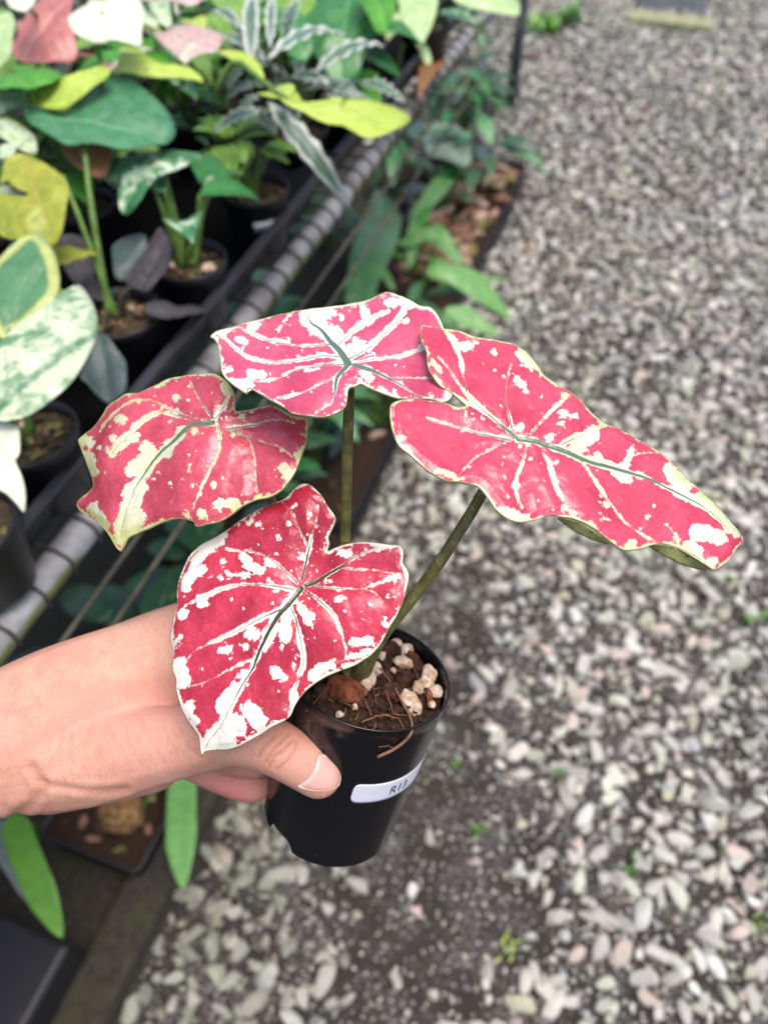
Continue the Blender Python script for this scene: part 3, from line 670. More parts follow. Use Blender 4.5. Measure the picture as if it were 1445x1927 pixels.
L2v = [([(795, 420), (740, 340), (700, 300), (650, 235), (600, 200), (575, 165)], 6, 14, 7.0, .85), ([(770, 425), (680, 425), (580, 435), (480, 465), (380, 505), (280, 520)], 2.2, 3, 1.6, .4), ([(745, 385), (660, 375), (560, 390), (450, 410), (340, 410), (240, 380), (160, 310), (110, 260)], 3, 3.4, 1.5, .5),
 ([(700, 312), (580, 318), (460, 310), (350, 290), (260, 245), (190, 210)], 2.4, 3, 1.5, .4), ([(785, 440), (735, 500), (725, 570), (705, 640), (620, 690)], 3.4, 2, 4.6, .55), ([(715, 500), (600, 560), (500, 595), (420, 605)], 1.2, 2.6, .8, .2), ([(745, 315), (830, 240), (920, 180), (1010, 140)], 3.4, 3, 1.6, .3),
 ([(800, 395), (900, 340), (980, 270), (1050, 200), (1100, 140)], 4, 3.4, 1.8, .5), ([(850, 410), (960, 395), (1080, 375), (1160, 345), (1220, 320)], 2.4, 3, 1.2, .3), ([(830, 430), (920, 460), (1010, 495), (1080, 530), (1150, 575), (1240, 600)], 3.4, 1.5, 4.5, .6), ([(1020, 495), (1120, 490), (1250, 500)], 1, .6, .6, .3)]
L2b = [([(560, 150), (700, 150)], 34), ([(570, 200), (660, 205)], 28), ([(740, 280), (700, 240)], 32), ([(810, 345), (870, 320)], 22), ([(1010, 105), (1130, 85)], 16), ([(1090, 118), (1140, 112)], 12), ([(980, 65)], 12), ([(300, 222), (260, 225)], 18), ([(200, 290), (230, 305)], 18), ([(225, 340)], 12), ([(270, 490), (330, 480)], 28), ([(170, 530), (250, 545)], 36), ([(145, 460)], 20), ([(580, 455), (615, 460)], 14), ([(870, 480), (920, 505)], 20), ([(760, 180)], 16), ([(840, 410), (940, 395)], 13), ([(1340, 600)], 18), ([(390, 300), (480, 300)], 14), ([(500, 130), (420, 235)], 12), ([(790, 615)], 12), ([(500, 590), (440, 605)], 12), ([(270, 530)], 16), ([(1110, 190)], 10), ([(860, 520)], 14), ([(905, 190), (880, 120)], 14), ([(370, 470)], 6), ([(520, 385)], 10), ([(460, 370)], 5), ([(640, 120), (760, 112)], 14), ([(850, 330), (830, 300)], 14), ([(120, 240), (200, 215)], 12)]
L2o = [(800, 560), (790, 620), (775, 660), (720, 695), (640, 710), (560, 703), (490, 690), (460, 665), (400, 635), (340, 600), (290, 570), (255, 555), (245, 585), (190, 550), (140, 510), (110, 470), (100, 400), (90, 330), (70, 285), (45, 268), (75, 240), (140, 220), (200, 205), (300, 180), (400, 155), (500, 130), (600, 115), (700, 105), (800, 92), (880, 75), (930, 60), (980, 35), (1010, 28), (1070, 45), (1130, 70), (1190, 100), (1240, 110), (1280, 150), (1310, 210), (1320, 240), (1330, 300), (1340, 400), (1350, 500), (1360, 595), (1310, 628), (1250, 612), (1180, 605), (1100, 605), (1030, 595), (960, 575), (900, 550), (865, 530), (835, 545)]
leafs[2] = hero_leaf('leaf', hero, L2o, (795, 420), L2v, L2b, 2.89, 380, 540, .303, (-.06, .60, .80), lambda s, t: -2.0*np.maximum(s, 0)**2-1.2*t*t+.0011*np.sin(s*70+t*120), M['leaf2'], M['under'], 2, 6.5, tip=(560, 120), label='pale pink leaf with white veins and a wide white margin')
L3v = [([(530, 482), (610, 495), (700, 525), (800, 565), (900, 590), (1000, 625), (1100, 670), (1180, 710), (1250, 760), (1300, 810)], 6, 8, 5.2, .8), ([(520, 475), (470, 430), (400, 370), (340, 310), (290, 240), (240, 180)], 4, 1.6, 4.2, .35), ([(345, 305), (330, 240), (315, 160), (290, 110)], 1.6, 3, 1.6, .3), ([(508, 440), (490, 340), (490, 270), (510, 200)], 2.6, 1.4, 2, .7),
 ([(570, 470), (620, 410), (680, 350), (720, 322)], 2.6, 2, 1.6, .6), ([(690, 500), (770, 460), (850, 425)], 5, 2, 1.6, .6), ([(500, 485), (420, 465), (340, 445), (280, 425), (200, 400)], 3.0, 1.2, 3.6, .5), ([(480, 500), (400, 530), (350, 570), (310, 620)], 1.2, 1.4, 2, .35), ([(560, 510), (540, 590), (520, 650), (545, 730)], 2, 3, 1.2, .5),
 ([(615, 510), (650, 590), (680, 680), (730, 750)], 2.4, 4, 1.2, .4), ([(760, 555), (810, 630), (870, 710), (930, 790), (1030, 850)], 3, 1.8, 1.2, .4), ([(895, 585), (960, 535), (1040, 530)], 3, .5, .8, .4)]
L3b = [([(540, 170), (590, 215)], 20), ([(445, 167)], 12), ([(525, 265), (560, 310)], 11), ([(335, 130), (355, 145)], 14), ([(270, 90), (315, 135)], 10), ([(218, 200), (245, 240)], 8), ([(535, 440)], 16), ([(690, 390), (735, 400)], 13), ([(685, 432)], 9), ([(640, 480)], 16), ([(800, 460), (740, 515)], 26), ([(820, 550)], 16), ([(880, 605), (930, 625)], 18), ([(940, 530), (920, 580)], 18), ([(1075, 600), (1140, 650)], 26), ([(1200, 690), (1265, 760)], 24), ([(1180, 820), (1255, 840)], 28), ([(1320, 825)], 18), ([(850, 720)], 13), ([(840, 775), (870, 780)], 12), ([(1070, 795), (1105, 840)], 9), ([(520, 650)], 12), ([(700, 730)], 18), ([(105, 480)], 12), ([(230, 600), (330, 625)], 9), ([(460, 745), (560, 770)], 14), ([(940, 868)], 16), ([(1235, 925)], 18), ([(1000, 770)], 7), ([(360, 350), (400, 380)], 9), ([(1140, 710)], 6), ([(1150, 870), (1190, 900)], 14), ([(540, 212)], 6), ([(610, 240)], 8), ([(700, 320)], 10), ([(370, 125)], 9), ([(675, 560)], 8)]
L3o = [(330, 345), (290, 310), (255, 290), (225, 255), (203, 210), (200, 160), (180, 110), (178, 70), (185, 58), (250, 68), (320, 78), (390, 105), (450, 112), (510, 125), (560, 155), (590, 190), (625, 240), (680, 280), (735, 320), (790, 375), (840, 415), (900, 440), (960, 475), (1020, 510), (1080, 555), (1140, 615), (1200, 665), (1260, 720), (1310, 780), (1345, 825), (1352, 848), (1320, 890), (1290, 930), (1245, 958), (1225, 950), (1190, 915), (1140, 885), (1080, 862), (1030, 862), (980, 880), (920, 883), (880, 860), (840, 830), (790, 795), (730, 770), (690, 762), (650, 755), (600, 772), (540, 783), (490, 770), (450, 735), (420, 690), (385, 650), (330, 637), (270, 632), (210, 600), (160, 560), (130, 530), (95, 500), (75, 450), (65, 390), (70, 350), (100, 335), (170, 330), (230, 338), (275, 348), (310, 362), (340, 358)]
leafs[3] = hero_leaf('leaf', hero, L3o, (530, 482), L3v, L3b, 1.94, 700, 580, .284, (.28, .50, .82), lambda s, t: -1.1*np.maximum(s, 0)**2-1.6*t*t+.0015*np.sin(s*85+t*40), M['leaf3'], M['under'], 3, 5, tip=(1352, 848), label='long arrow-shaped pink leaf reaching out over the gravel',
    curls=[([(690, 760), (760, 780), (820, 815), (875, 857)], [(692, 766), (740, 802), (800, 836), (872, 862)]), ([(1030, 861), (1080, 861), (1140, 884), (1190, 914), (1226, 950)], [(1032, 868), (1080, 900), (1140, 932), (1190, 948), (1226, 957)])])
def petiole(pxs, r0, r1, leaf=None, sheath=0, base=None):
    J, n = leaf[1], leaf[2]
    P3 = [base] + [PD(x, y, d) for x, y, d in pxs] + [J-n*.0022]
    P3 = resample(spline(P3, 8), 40); t = np.linspace(0, 1, 40)
    tube('petiole', P3, r0+(r1-r0)*t**.7+sheath*np.exp(-(t/.16)**2), M['petiole'], hero, 12)
B0 = soil_pt(668, 1280, -.003)
petiole([(720, 1195, .342), (808, 1085, .327), (880, 975, .314), (915, 915, .305)], .0034, .0021, leafs[3], .0026, B0)
petiole([(648, 1120, .352), (650, 980, .342), (654, 840, .327), (657, 750, .312)], .0030, .0022, leafs[2], .0015, B0+vr*-.004)
petiole([(600, 1160, .358), (560, 1040, .356), (500, 920, .348), (440, 830, .336)], .0028, .0018, leafs[1], .001, B0+vr*-.006-vu*.002)
petiole([(640, 1210, .352), (602, 1150, .342)], .0026, .0018, leafs[4], .001, B0+vr*-.003-vu*.004)

# ------------------------------------------------------------------ the hand that holds the pot
def m_skin():
    q = NT('skin'); p = q.geo(); cr = q.attr('crease'); red = q.attr('red')
    n = q.noise(p, 45, 4); nf = q.noise(p, 900, 3, .6); v = q.voro(p, 1100)
    ang = q.mapping(p, (1, 1, 1), (0, 0, math.radians(12)))
    wr = q.noise(q.mapping(ang, (620, 90, 120)), 1, 3, .6)
    c = q.mix(q.ss(n, .3, .7), (.58, .30, .205), (.66, .375, .27))
    mo = q.noise(p, 150, 5, .7); c = q.mix(q.ss(mo, .40, .68, 0, .6), c, (.60, .235, .17)); c = q.mix(q.ss(q.noise(p, 22, 3), .45, .65, 0, .5), c, (.70, .33, .27)); c = q.mix(q.ss(wr, .52, .72, 0, .22), c, (.50, .24, .16))
    c = q.mix(red, c, (.60, .20, .18)); c = q.mix(q.math('MULTIPLY', cr, .62), c, (.36, .13, .09))
    c = q.mix(q.ss(nf, .56, .72, 0, .35), c, (.5, .22, .15)); c = q.mix(q.ss(q.voro(p, 260, 'F1'), .09, .04, 0, .5), c, (.38, .16, .10))
    h = q.math('ADD', q.math('MULTIPLY', q.ss(v, 0, .25), .35), q.math('ADD', q.math('MULTIPLY', wr, .9), q.math('MULTIPLY', nf, .3)))
    q.bump(h, .55, .0009)
    q.fin(Base_Color=c, Roughness=.46, Subsurface_Weight=.18, Subsurface_Scale=.012); q.b.inputs['Subsurface Radius'].default_value = (1, .35, .2)
    return q.m
M['skin'] = m_skin()
blobs = []
def chain(pts, n=14):
    """pts: (x px, y px, depth, radius across m, radius in depth m)"""
    q = resample(spline(np.array([(*PD(x, y, d), r, rd) for x, y, d, r, rd in pts]), 6), n*max(1, len(pts)-1))
    for k in q: blobs.append((k[:3], k[3], k[4]))
DH = .372
chain([(-330, 1490, .378, .037, .029), (-120, 1435, .376, .0362, .027), (40, 1398, .374, .0345, .0235)])
chain([(40, 1375, .376, .0335, .023), (150, 1325, .378, .0335, .022), (260, 1290, .384, .034, .021), (350, 1235, .392, .029, .018), (420, 1195, .398, .021, .014)])
chain([(60, 1450, .372, .0215, .019), (170, 1432, .368, .0225, .019), (280, 1408, .362, .0195, .017), (370, 1392, .354, .0162, .0145)])
chain([(370, 1392, .354, .0165, .015), (440, 1385, .347, .0140, .0135), (500, 1398, .3435, .0132, .0122), (555, 1428, .343, .0122, .0112), (600, 1460, .3445, .0108, .0095)])
chain([(95, 1487, .392, .0125, .013), (190, 1470, .394, .0125, .012), (290, 1440, .396, .0145, .012)])
chain([(240, 1300, .392, .030, .017), (330, 1330, .402, .027, .014)])
Pfinger = []
def finger(start, h, phis, r0, r1):
    pts = [np.r_[s, r0] for s in start]
    for i, f in enumerate(phis):
        r = r0+(r1-r0)*(i+1)/len(phis); pts.append(np.r_[on_pot(np.array(f), h, r*.93), r])
    q = resample(spline(np.array(pts), 6), 16*len(pts))
    for k in q: blobs.append((k[:3], k[3], k[3]))
# around the far side of the pot: phi = pi is the left flank, phi = pi/2 the far side
pl = px_to_pot(520, 1480)
side = math.pi if True else 0
def phis(a, b, n=6): return list(np.linspace(a, b, n))
far = 1 if (on_pot(np.array(math.pi/2), .5)-POT_C)@F_ > (on_pot(np.array(-math.pi/2), .5)-POT_C)@F_ else -1
a0 = math.pi*far
for h, st, r in ((.78, (400, 1215, .400), .0098), (.55, (375, 1300, .404), .0102), (.30, (350, 1390, .404), .0098), (.10, (330, 1425, .402), .0085)):
    finger([PD(*st)], h, phis(a0*1.02, far*math.pi*.22), r, r*.84)
parts = []
for c, r, rd in blobs:
    v = ICO2[0]; parts.append((c+r*(v@np.array([R_, U_, F_*rd/r])), ICO2[1]))
nvv = len(ICO2[0]); Vh = np.concatenate([p[0] for p in parts]); Fh = np.concatenate([p[1]+i*nvv for i, p in enumerate(parts)])
tmp = mk('tmp', Vh, Fh, None)
rm_ = tmp.modifiers.new('r', 'REMESH'); rm_.mode = 'VOXEL'; rm_.voxel_size = .00135
sm_ = tmp.modifiers.new('s', 'SMOOTH'); sm_.iterations = 22; sm_.factor = .5
bpy.context.view_layer.update()
hm = bpy.data.meshes.new_from_object(tmp.evaluated_get(bpy.context.evaluated_depsgraph_get())); bpy.data.objects.remove(tmp)
HV = np.empty(len(hm.vertices)*3, np.float32); hm.vertices.foreach_get('co', HV); HV = HV.reshape(-1, 3).astype(float)
HN = np.empty(len(HV)*3, np.float32); hm.vertices.foreach_get('normal', HN); HN = HN.reshape(-1, 3).astype(float)
HP = [tuple(p.vertices) for p in hm.polygons]
def project(V):
    q = V-C_; d = q@F_; return np.stack([CX+FPX*(q@R_)/d, CY-FPX*(q@U_)/d], 1)
hp = project(HV); front = (HN@F_ < .1)
crease = np.zeros(len(HV)); disp = np.zeros(len(HV))
def cz(L, wd, dep, col=1.0):
    d = segdist(hp, resample(spline(np.array(L, float), 6), 14)); k = np.exp(-(d/wd)**2)*front
    global crease, disp
    crease = np.maximum(crease, k*col); disp = disp-k*dep+dep*.55*np.exp(-((d-wd*2.2)/wd)**2)*front
zz = lambda L: [(x/3.284+440, y/3.284+1150) for x, y in L]
for L in ([(215, 960), (260, 890), (330, 840), (380, 790)], [(200, 930), (240, 860), (300, 800), (350, 750)], [(260, 980), (320, 930), (370, 870), (395, 800)], [(240, 900), (300, 870), (340, 810)], [(150, 900), (200, 830), (260, 770)]):
    cz(zz(L), 2.6, .0005, 1.0)
z2 = lambda L: [(x/2.125, y/2.125+1050) for x, y in L]
for L, wd, dp in (([(700, 640), (720, 700), (760, 750), (820, 790)], 4, .0006), ([(640, 640), (670, 720), (720, 780)], 4, .0004), ([(560, 640), (600, 740), (660, 810)], 4, .00035), ([(440, 680), (480, 780), (540, 860)], 4, .0003), ([(380, 700), (410, 800), (470, 880)], 4, .0003), ([(330, 720), (350, 820), (400, 900)], 4, .0003), ([(240, 680), (245, 800), (260, 880)], 4, .0003), ([(500, 660), (540, 770), (600, 840)], 4, .0003), ([(290, 700), (300, 800), (330, 900)], 3.5, .0003),
        ([(120, 840), (160, 900), (140, 960), (60, 1040)], 9, .0011), ([(150, 900), (260, 930), (380, 940), (500, 930)], 7, .0008), ([(0, 860), (60, 830), (120, 830)], 4, .0003), ([(0, 930), (70, 900), (130, 880)], 4, .0003)):
    L = [(x_+RNG.uniform(-12, 12), y_+RNG.uniform(-14, 14)) for x_, y_ in L]; big = wd > 6; cz(z2(L), wd*(.9 if big else .7), dp*(.75 if big else .38), .5 if big else .3)
HV2 = HV+HN*disp[:, None]
fing = np.exp(-(((hp[:, 0]-430)/75)**2+((hp[:, 1]-1490)/50)**2))*(HV@F_ > (PD(430, 1440, .372)@F_))
tipz = np.exp(-(((hp[:, 0]-625)/45)**2+((hp[:, 1]-1478)/40)**2))*.35
mole = np.exp(-(((hp[:, 0]-74)/8)**2+((hp[:, 1]-1328)/6)**2))*.30*front
knuck = np.exp(-(((hp[:, 0]-515)/40)**2+((hp[:, 1]-1395)/30)**2))*.15*front
red = np.clip(fing*.8+tipz+mole+knuck, 0, 1)
def gauge(o, *a): return o
person = empty('person', PD(-100, 1430, .376), 'bare left hand and forearm gripping the small black pot', 'person')
hand = mk('hand', HV2, HP, M['skin'], person, True, {'crease': crease, 'red': red})
bv = BVHTree.FromPolygons(HV2.tolist(), HP)
NO = np.array(zz([(395, 1075), (440, 1050), (480, 1010), (505, 960), (515, 905), (530, 880), (570, 895), (620, 935), (652, 990), (662, 1040), (650, 1075), (610, 1100), (550, 1110), (480, 1105), (425, 1092)]))
nP2, nb, nq, nfan = polar_grid(NO, np.array(zz([(555, 1010)]))[0], 60, 12)
NV = []
for x, y in nP2:
    d = Vector(nrm(ray(x, y))); loc, nn, _, _ = bv.ray_cast(Vector(C_), d)
    if loc is None: loc, nn, _, _ = bv.find_nearest(Vector(PD(x, y, .344)))
    NV.append(np.array(loc)+np.array(nn)*.00035)
NV = np.array(NV); edn = segdist(nP2, np.vstack([nb, nb[:1]]))
NV = NV-F_*(.0004*np.clip(edn/6, 0, 1))[:, None]
def m_nail():
    q = NT('nail'); l = q.attr('lun'); return q.fin(Base_Color=q.mix(l, (.68, .36, .31), (.80, .62, .56)), Roughness=.28, Subsurface_Weight=.2, Subsurface_Scale=.004)
lun = np.clip((segdist(nP2, np.array(zz([(395, 1075), (440, 1045), (480, 1005), (505, 955), (520, 890)])))-3)/7, 0, 1)
na_ = mk_leaf('nail', NV, nq, nfan, nrm(-F_), [m_nail()], hand, {'lun': (1-lun)*.45}, .0005)

# ------------------------------------------------------------------ bench with trays
def m_galv():
    q = NT('galvanised_tube'); p = q.geo(); n = q.noise(p, 45, 4); n2 = q.noise(p, 14, 4)
    nz = q.n('SeparateXYZ'); q.set(nz.inputs[0], q.geo('Normal'))
    moss = q.math('MULTIPLY', q.ss(nz.outputs[2], .55, .1), q.ss(n2, .36, .55))
    c = q.mix(q.ss(n, .35, .7), (.24, .24, .26), (.38, .38, .40)); c = q.mix(moss, c, (.13, .15, .035)); c = q.mix(q.ss(n2, .5, .7, 0, .7), c, (.12, .10, .07)); c = q.mix(q.ss(q.noise(p, 90, 5, .7), .58, .7, 0, .6), c, (.16, .08, .04))
    q.bump(n, .2, .001); return q.fin(Base_Color=c, Roughness=.7)
M['galv'] = m_galv(); M['wire'] = m_plain('dark_wire', (.05, .048, .05), .6, .4, 90); M['rod'] = m_plain('weathered_rod', (.07, .065, .05), .7, .4, 40)
bench = empty('nursery_bench', BB(1.2, -.45, 0), 'grey tube framed wire mesh bench carrying the black plant trays', 'bench')
AL0, AL1 = -.35, 3.6
def bline(lat, z, a0=AL0, a1=AL1, n=2): return [BB(a, lat, z) for a in np.linspace(a0, a1, n)]
tube('front_tube', bline(-.452, .838, n=20), .0165, M['galv'], bench, 16)
tube('back_tube', bline(-1.55, .838, n=4), .0165, M['galv'], bench, 10)
tube('side_rod', bline(-.428, .788), .0028, M['rod'], bench); tube('side_rod', bline(-.418, .742), .0028, M['rod'], bench)
g = np.random.default_rng(5)
wire_me = None
for a in np.arange(AL0+.02, AL1, .043):                         # mesh wires bent over the front tube
    P3 = [BB(a, -1.52, .8565), BB(a, -.8, .8565), BB(a, -.47, .8565), BB(a, -.45, .8568), BB(a, -.437, .850), BB(a, -.4335, .838), BB(a, -.437, .826), BB(a, -.448, .8205)]
    if wire_me is None:
        V, Fc = tube_geo(np.array(P3)-BB(a, 0, 0), .0021, 6); w0 = mk('mesh_wire', V, Fc, M['wire'], bench); wire_me = w0.data; w0.location = BB(a, 0, 0)
    else:
        o = bpy.data.objects.new('mesh_wire', wire_me); COL.objects.link(o); o.parent = bench; o.matrix_parent_inverse = w0.matrix_parent_inverse.copy(); o.location = BB(a+g.uniform(-.003, .003), 0, 0)
for la in np.arange(-1.5, -.48, .05): tube('mesh_wire', bline(la, .8597), .0016, M['wire'], bench, 5)
for a, la in ((-.2, -.50), (-.2, -1.5), (3.38, -1.5), (1.75, -1.5)): tube('bench_leg', [BB(a, la, .0), BB(a, la, .83)], .016, M['galv'], bench, 10)
M['post'] = m_plain('grey_post', (.10, .105, .12), .6, .3, 30)
tube('bench_leg', [BB(3.51, -.655, .0), BB(3.51, -.655, .83)], .024, M['post'], bench, 12)
for a in (-.2, 1.75, 3.51): tube('cross_bar', [BB(a, -.45, .822), BB(a, -1.55, .822)], .012, M['galv'], bench, 8)

M['rim'] = m_black_plastic('tray_rim_highlight', (.030, .030, .042), .38, .4)  # paler than the shell: the rim's highlight is put into its colour
def tray(a0, a1, l0, l1, label):
    t = empty('plant_tray', BB((a0+a1)/2, (l0+l1)/2, .8615), label, 'tray', 'black trays on the bench')
    z0, z1, w, fl = .8615, .922, .003, .022
    ctr = lambda a, l, z: BB(a, l, z)
    def ring(ex, z): return [ctr(a0-ex, l0-ex, z), ctr(a1+ex, l0-ex, z), ctr(a1+ex, l1+ex, z), ctr(a0-ex, l1+ex, z)]
    V = ring(-fl, z0)+ring(0, z1)+ring(.007, z1+.0005)+ring(.007, z1-.006)+ring(.0045, z1-.006)+ring(-.002, z1-.004)+ring(-fl-w, z0+.003)
    Fc = [(3, 2, 1, 0)]
    for k in range(6): Fc += [(k*4+i, k*4+(i+1) % 4, (k+1)*4+(i+1) % 4, (k+1)*4+i) for i in range(4)]
    mk('liner', [ctr(a0+fl+.004, l0+fl+.004, z0+.0034), ctr(a1-fl-.004, l0+fl+.004, z0+.0034), ctr(a1-fl-.004, l1-fl-.004, z0+.0034), ctr(a0+fl+.004, l1-fl-.004, z0+.0034)], [(0, 1, 2, 3)], M['liner'], t, False)
    Fc.append((24, 25, 26, 27)); 
    V_, F__ = box_geo(ctr(a0-.004, l1-.001, z1-.001), BD*(a1-a0+.008), BN*.012, np.array([0, 0, .0045])); bevel(mk('tray_rim', V_, [f[::-1] for f in F__], M['rim'], t, False), .0015)
    bevel(mk('tray_shell', V, Fc, M['tray'], t, False), .0015); return t
tray(-.33, 1.02, -.86, -.448, 'long black tray with the pale streaked leaves and the small light green plant')
tray(1.045, 2.4, -.86, -.448, 'long black tray under the silver edged and apple green foliage')
tray(-.33, 1.02, -1.30, -.89, 'black tray behind the pots, under the yellow heart leaf')
tray(1.045, 2.4, -1.30, -.89, 'black tray behind, under the pink and white leaves')

# ------------------------------------------------------------------ background leaves and plants
def blade(name, parent, outline, cen, tip, pos, ncam, mat, curve=(1.5, 1.5), und=None, na=72, nr=14, wav=.0011, world_n=None, seed=0, thick=.0006):
    """leaf whose outline was traced; pos = ('z', height) or ('d', view depth) of its attachment"""
    O = np.array(outline, float); c = np.array(cen, float)
    J = PZ(c[0], c[1], pos[1]) if pos[0] == 'z' else PD(c[0], c[1], pos[1])
    n = nrm(camvec(*ncam)) if world_n is None else nrm(world_n)
    dep = (J-C_)@F_; md = PD(tip[0], tip[1], dep)-J
    P, b, qd, fan = polar_grid(O, c, na, nr, .9)
    surf = leaf_surface(J, n, md, lambda s, t: -curve[0]*s*s-curve[1]*t*t+wav*np.sin(s*120+t*90+seed))
    V = surf(P); _, n, m, a = surf.frame
    q = V-J; s_, t_ = q@m, q@a; Ln = max(s_.max()-s_.min(), 1e-3)
    bb = V[-na:]; qb = bb-J; sb, tb = qb@m, qb@a
    ed = np.min(np.hypot(s_[:, None]-sb[None], t_[:, None]-tb[None]), axis=1)/Ln
    mid = np.abs(t_)/Ln
    sv = np.abs(((s_-np.abs(t_)*.8)/Ln*7) % 1-.5)*2
    V = V+n*(.0022*Ln/.1*np.clip(mid/.12, 0, 1)-.0006*(sv < .12))[:, None]
    return mk_leaf('leaf', V, qd, fan, n, [mat], parent, {'lc': np.stack([s_/Ln, t_/Ln, np.full(len(P), seed*1.7)], 1), 'mid': mid, 'edge': ed, 'sv': sv}, thick), J
def pleaf(parent, B, T, width, mat, up=None, arch=.15, shape='lance', fold=.15, seed=0, na=22, nt=10, wavy=0., thick=.0006, name='leaf'):
    """leaf between base B and tip T in space, arching over"""
    B, T = np.asarray(B, float), np.asarray(T, float); L = np.linalg.norm(T-B); m = (T-B)/L
    up = np.array([0, 0, 1.]) if up is None else nrm(up); n = up-m*(up@m)
    n = nrm(n) if np.linalg.norm(n) > .05 else nrm(camvec(0, .2, 1)-m*(camvec(0, .2, 1)@m))
    a = np.cross(n, m); s = np.linspace(0, 1, na)
    if shape == 'lance': wd = np.sin(np.pi*np.clip(s, 0, 1)**.8)**.9
    elif shape == 'strap': wd = np.clip(s/.12, 0, 1)**.5*np.clip((1-s)/.35, 0, 1)**.6
    elif shape == 'heart': wd = np.sqrt(np.clip(np.clip(s+.02, 0, 1), 0, 1))*2.05*(1-s)**.75*np.exp(-.1*s)
    else: wd = np.sin(np.pi*s**.62)
    wd = np.maximum(wd, .015)*width/2
    t = np.linspace(-1, 1, nt); S, Tt = np.meshgrid(s, t, indexing='ij'); W = wd[:, None]*Tt
    if wavy: W = W*(1+.10*np.sin(S*40+seed))
    hgt = arch*L*4*S*(1-S)+fold*np.abs(W)+wavy*np.sin(S*34+Tt*2+seed)*np.abs(Tt)
    V = (B+(S*L)[..., None]*m+W[..., None]*a+hgt[..., None]*n).reshape(-1, 3)
    ii = np.arange(na*nt).reshape(na, nt); Fq = np.stack([ii[:-1, :-1], ii[1:, :-1], ii[1:, 1:], ii[:-1, 1:]], -1).reshape(-1, 4)
    Fq = orient_up(V, Fq, n)
    at = {'lc': np.stack([S.ravel(), (W/L).ravel(), np.full(S.size, seed*1.3)], 1), 'mid': np.abs(W/L).ravel(), 'edge': (np.minimum(wd[:, None]*(1-np.abs(Tt)), (1-S)*L)/L).ravel(), 'sv': (np.abs(((S-np.abs(W)/L*.8)*8) % 1-.5)*2).ravel()}
    o = mk(name, V, Fq, mat, parent, True, at); sm = o.modifiers.new('t', 'SOLIDIFY'); sm.thickness = thick; sm.offset = -1; return o
def stem(parent, A, Bp, r=.0022, mat=None, bow=None, name='petiole'):
    A, Bp = np.asarray(A, float), np.asarray(Bp, float); mid = (A+Bp)/2+(np.array([0, 0, .02]) if bow is None else bow)
    tube(name, resample(spline([A, mid, Bp], 8), 14), np.linspace(r*1.25, r*.8, 14), mat or M['stem'], parent, 7)
M['stem'] = m_plain('green_stem', (.10, .20, .035), .45, .3, 80); M['stem_d'] = m_plain('dark_stem', (.05, .045, .03), .5, .3, 80)
M['moss_soil'] = m_plain('mossy_potting_mix', (.06, .045, .028), .9, .6, 180, .2, .6)
g = np.random.default_rng(21)
CH = [m_plain('bark_piece', (.24, .125, .085), .8, .5, 200, .3, .4), m_plain('pale_bark_piece', (.46, .33, .25), .8, .4, 200, .3, .4), m_plain('dark_bark_piece', (.06, .035, .022), .8, .5, 200, .3, .4), m_plain('mossy_bark_piece', (.16, .15, .045), .85, .5, 200, .3, .4)]
def chips(parent, cen, rad, n, r0=.003, r1=.0075, weights=(.10, .10, .42, .38), rect=None, name='bark_chip'):
    for i in range(n):
        if rect is None:
            th, rr = g.uniform(0, 6.3), rad*math.sqrt(g.uniform(0, 1)); p = cen+np.array([math.cos(th)*rr, math.sin(th)*rr, g.uniform(0, .003)])
        else: p = cen+rect[0]*g.uniform(-.5, .5)+rect[1]*g.uniform(-.5, .5)+np.array([0, 0, g.uniform(0, .006)])
        v = stone_chip[g.integers(len(stone_chip))]*g.uniform(r0, r1); a = g.uniform(0, 6.3); c, s = math.cos(a), math.sin(a)
        v = np.stack([v[:, 0]*c-v[:, 1]*s, v[:, 0]*s+v[:, 1]*c, v[:, 2]], 1)
        mk(name, p+v, ICO2[1], CH[g.choice(4, p=weights)], parent, False)
stone_chip = stone_mesh_variants(ICO2, 8, 77)
ZS = .952; ZT = .866
def potted(name, px, label, rim=ZS, rad=.045, h=.084, nchip=22, soilmat='moss_soil', tag=None, group=None, cat='potted plant', world=None):
    c = PZ(px[0], px[1], rim) if world is None else np.asarray(world, float)
    r = empty(name, c-np.array([0, 0, h]), label, cat, group)
    z = np.array([0, 0, 1.]); org = c-z*h
    pr = [(.0, 0), (rad*.74, 0), (rad*.76, .002), (rad*.97, h*.86), (rad*1.0, h*.87), (rad*1.02, h*.99), (rad*1.0, h), (rad*.955, h*.995), (rad*.93, h*.84), (rad*.9, h*.7)]
    V, Fc = lathe_geo(pr, 36, org, z); p = mk('pot', V, Fc, M['pot_bg'], r)
    V, Fc = lathe_geo([(0, h*.86), (rad*.4, h*.855), (rad*.925, h*.83)], 36, org, z); mk('soil', V, Fc, M[soilmat], r)
    if nchip: chips(r, org+z*h*.86, rad*.8, nchip)
    if tag is not None:                                       # plain paper tag stuck on the pot
        ph = tag; V = []
        for i in range(9):
            for zz_ in (h*.48, h*.66): V.append(org+z*zz_+(rad*(.87 if zz_ < h*.55 else .925)+.0012)*np.array([math.cos(ph-.42+.84*i/8), math.sin(ph-.42+.84*i/8), 0]))
        tg = mk('tag', V, [(i*2, i*2+2, i*2+3, i*2+1) for i in range(8)], M['label'], p)
        tg.modifiers.new('t', 'SOLIDIFY').thickness = .0003
    r['c'] = 0; del r['c']; return r, c-z*h*.12
z1 = lambda L, s=2.89, ox=0, oy=0: [(x/s+ox, y/s+oy) for x, y in L]
UP = np.array([0, 0, 1.])
LM = {}
LM['teal'] = m_leaf('leaf_bluegreen', (.075, .25, .12), (.05, .19, .09), (.16, .36, .2), None, (.52, .62, .42), (.64, .70), 14, mw=.012)
